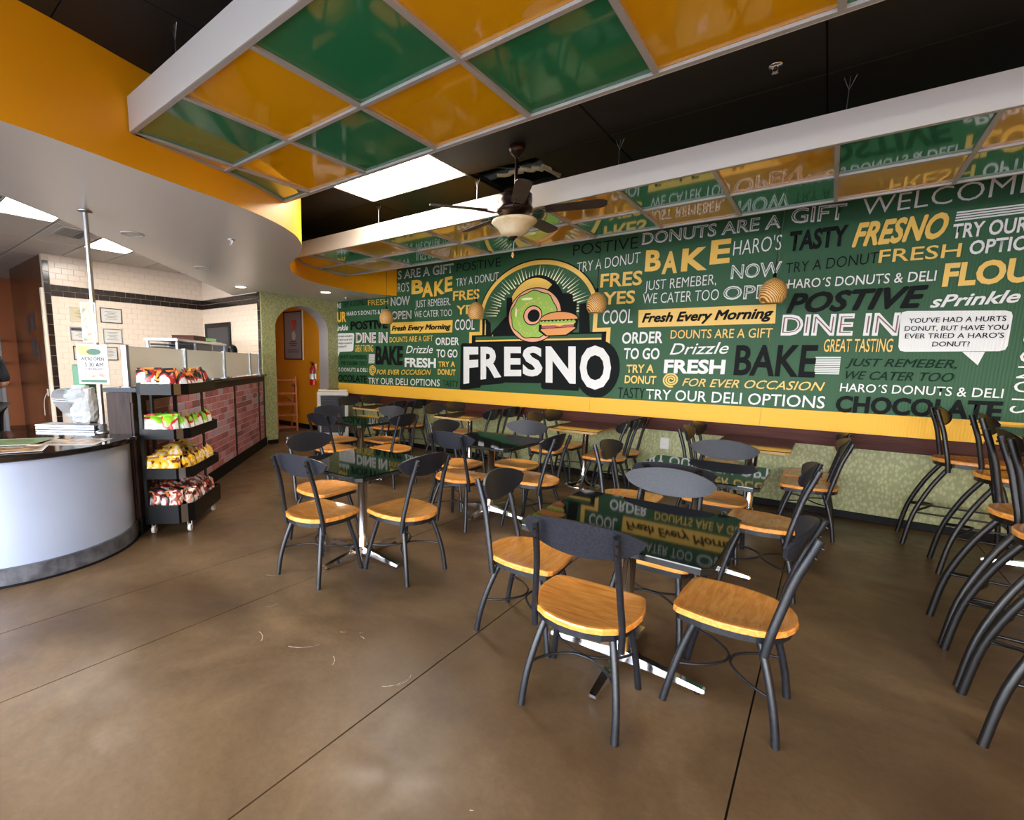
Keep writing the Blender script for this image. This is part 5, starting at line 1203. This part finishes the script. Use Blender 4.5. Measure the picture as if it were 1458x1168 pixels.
# local frame: faces -y
J = [(0, 0, .95), (0, 0, 1.15), (0, 0, 1.35), (0, 0, 1.5), (0, -.005, 1.58), (0, -.015, 1.66), (0, -.02, 1.74), (0, -.01, 1.8),
     (.19, 0, 1.45), (.25, .03, 1.18), (.2, -.2, 1.12), (.17, -.27, 1.11), (-.19, 0, 1.45), (-.25, .03, 1.18), (-.2, -.2, 1.12), (-.17, -.27, 1.11),
     (.1, 0, .88), (.11, -.02, .5), (.11, .02, .1), (.11, -.13, .04), (-.1, 0, .88), (-.11, -.02, .5), (-.11, .02, .1), (-.11, -.13, .04)]
E_ = [(0, 1), (1, 2), (2, 3), (3, 4), (4, 5), (5, 6), (6, 7), (3, 8), (8, 9), (9, 10), (10, 11), (3, 12), (12, 13), (13, 14), (14, 15), (0, 16), (16, 17), (17, 18), (18, 19), (0, 20), (20, 21), (21, 22), (22, 23)]
rd = [(.16, .12), (.15, .11), (.17, .12), (.11, .09), .055, .07, .082, .05, .06, .045, .034, .028, .06, .045, .034, .028, .09, .06, .045, .04, .09, .06, .045, .04]
body = skin_mesh('body', J, E_, rd, 'skin', pe)
def grow(idx_, k): return [tuple(x+k for x in r) if isinstance(r, tuple) else r+k for r in [rd[i] for i in idx_]]
def sub(idx_, k, m, name):
    mp = {a: i for i, a in enumerate(idx_)}; skin_mesh(name, [J[i] for i in idx_], [(mp[a], mp[b]) for a, b in E_ if a in mp and b in mp], grow(idx_, k), m, pe)
J[0] = (0, 0, .86); sub([0, 1, 2, 3, 8, 9, 12, 13], .02, 'cloth', 'shirt'); J[0] = (0, 0, 1.0); sub([0, 16, 17, 18, 20, 21, 22], .018, 'cloth', 'trousers')
part('apron', MB().loft([[(.19*math.cos(a), -.165+.05*abs(math.cos(a))*1.4-.0+.012*math.sin(a), z) for a in [2*PI*k/16 for k in range(16)]] for z in (.55, .8, 1.0, 1.25)]), 'cloth', pe)
for s in (-1, 1):
    for q, (dx, l) in enumerate(((-.028, .06), (-.01, .072), (.01, .068), (.028, .055))):
        skin_mesh('finger', [(s*.17+dx, -.285, 1.11), (s*.17+dx, -.285-l*.6, 1.1), (s*.17+dx, -.285-l, 1.08)], [(0, 1), (1, 2)], [.011, .009, .008], 'skin', pe, 1)
    skin_mesh('thumb', [(s*.14, -.27, 1.11), (s*.12, -.3, 1.1), (s*.118, -.33, 1.09)], [(0, 1), (1, 2)], [.012, .011, .009], 'skin', pe, 1)
part('hair', MB().lathe([(.088, 1.72), (.098, 1.78), (.085, 1.85), (.04, 1.885), (.001, 1.89)], 20, (0, .01, 0)), 'hair', pe)
part('nose', MB().tube([(0, -.09, 1.735), (0, -.115, 1.7)], [.006, .013], 8), 'skin', pe)
for s in (-1, 1):
    part('eye', MB().lathe([(.001, -.01), (.01, -.005), (.012, 0), (.01, .005), (.001, .01)], 10, (s*.032, -.088, 1.735)), 'white', pe); part('ear', MB().tube([(s*.088, 0, 1.7), (s*.095, 0, 1.73), (s*.088, 0, 1.755)], [.008, .012, .008], 8), 'skin', pe)
part('mouth', MB().tube([(-.025, -.088, 1.675), (0, -.093, 1.672), (.025, -.088, 1.675)], .005, 6), 'red', pe)
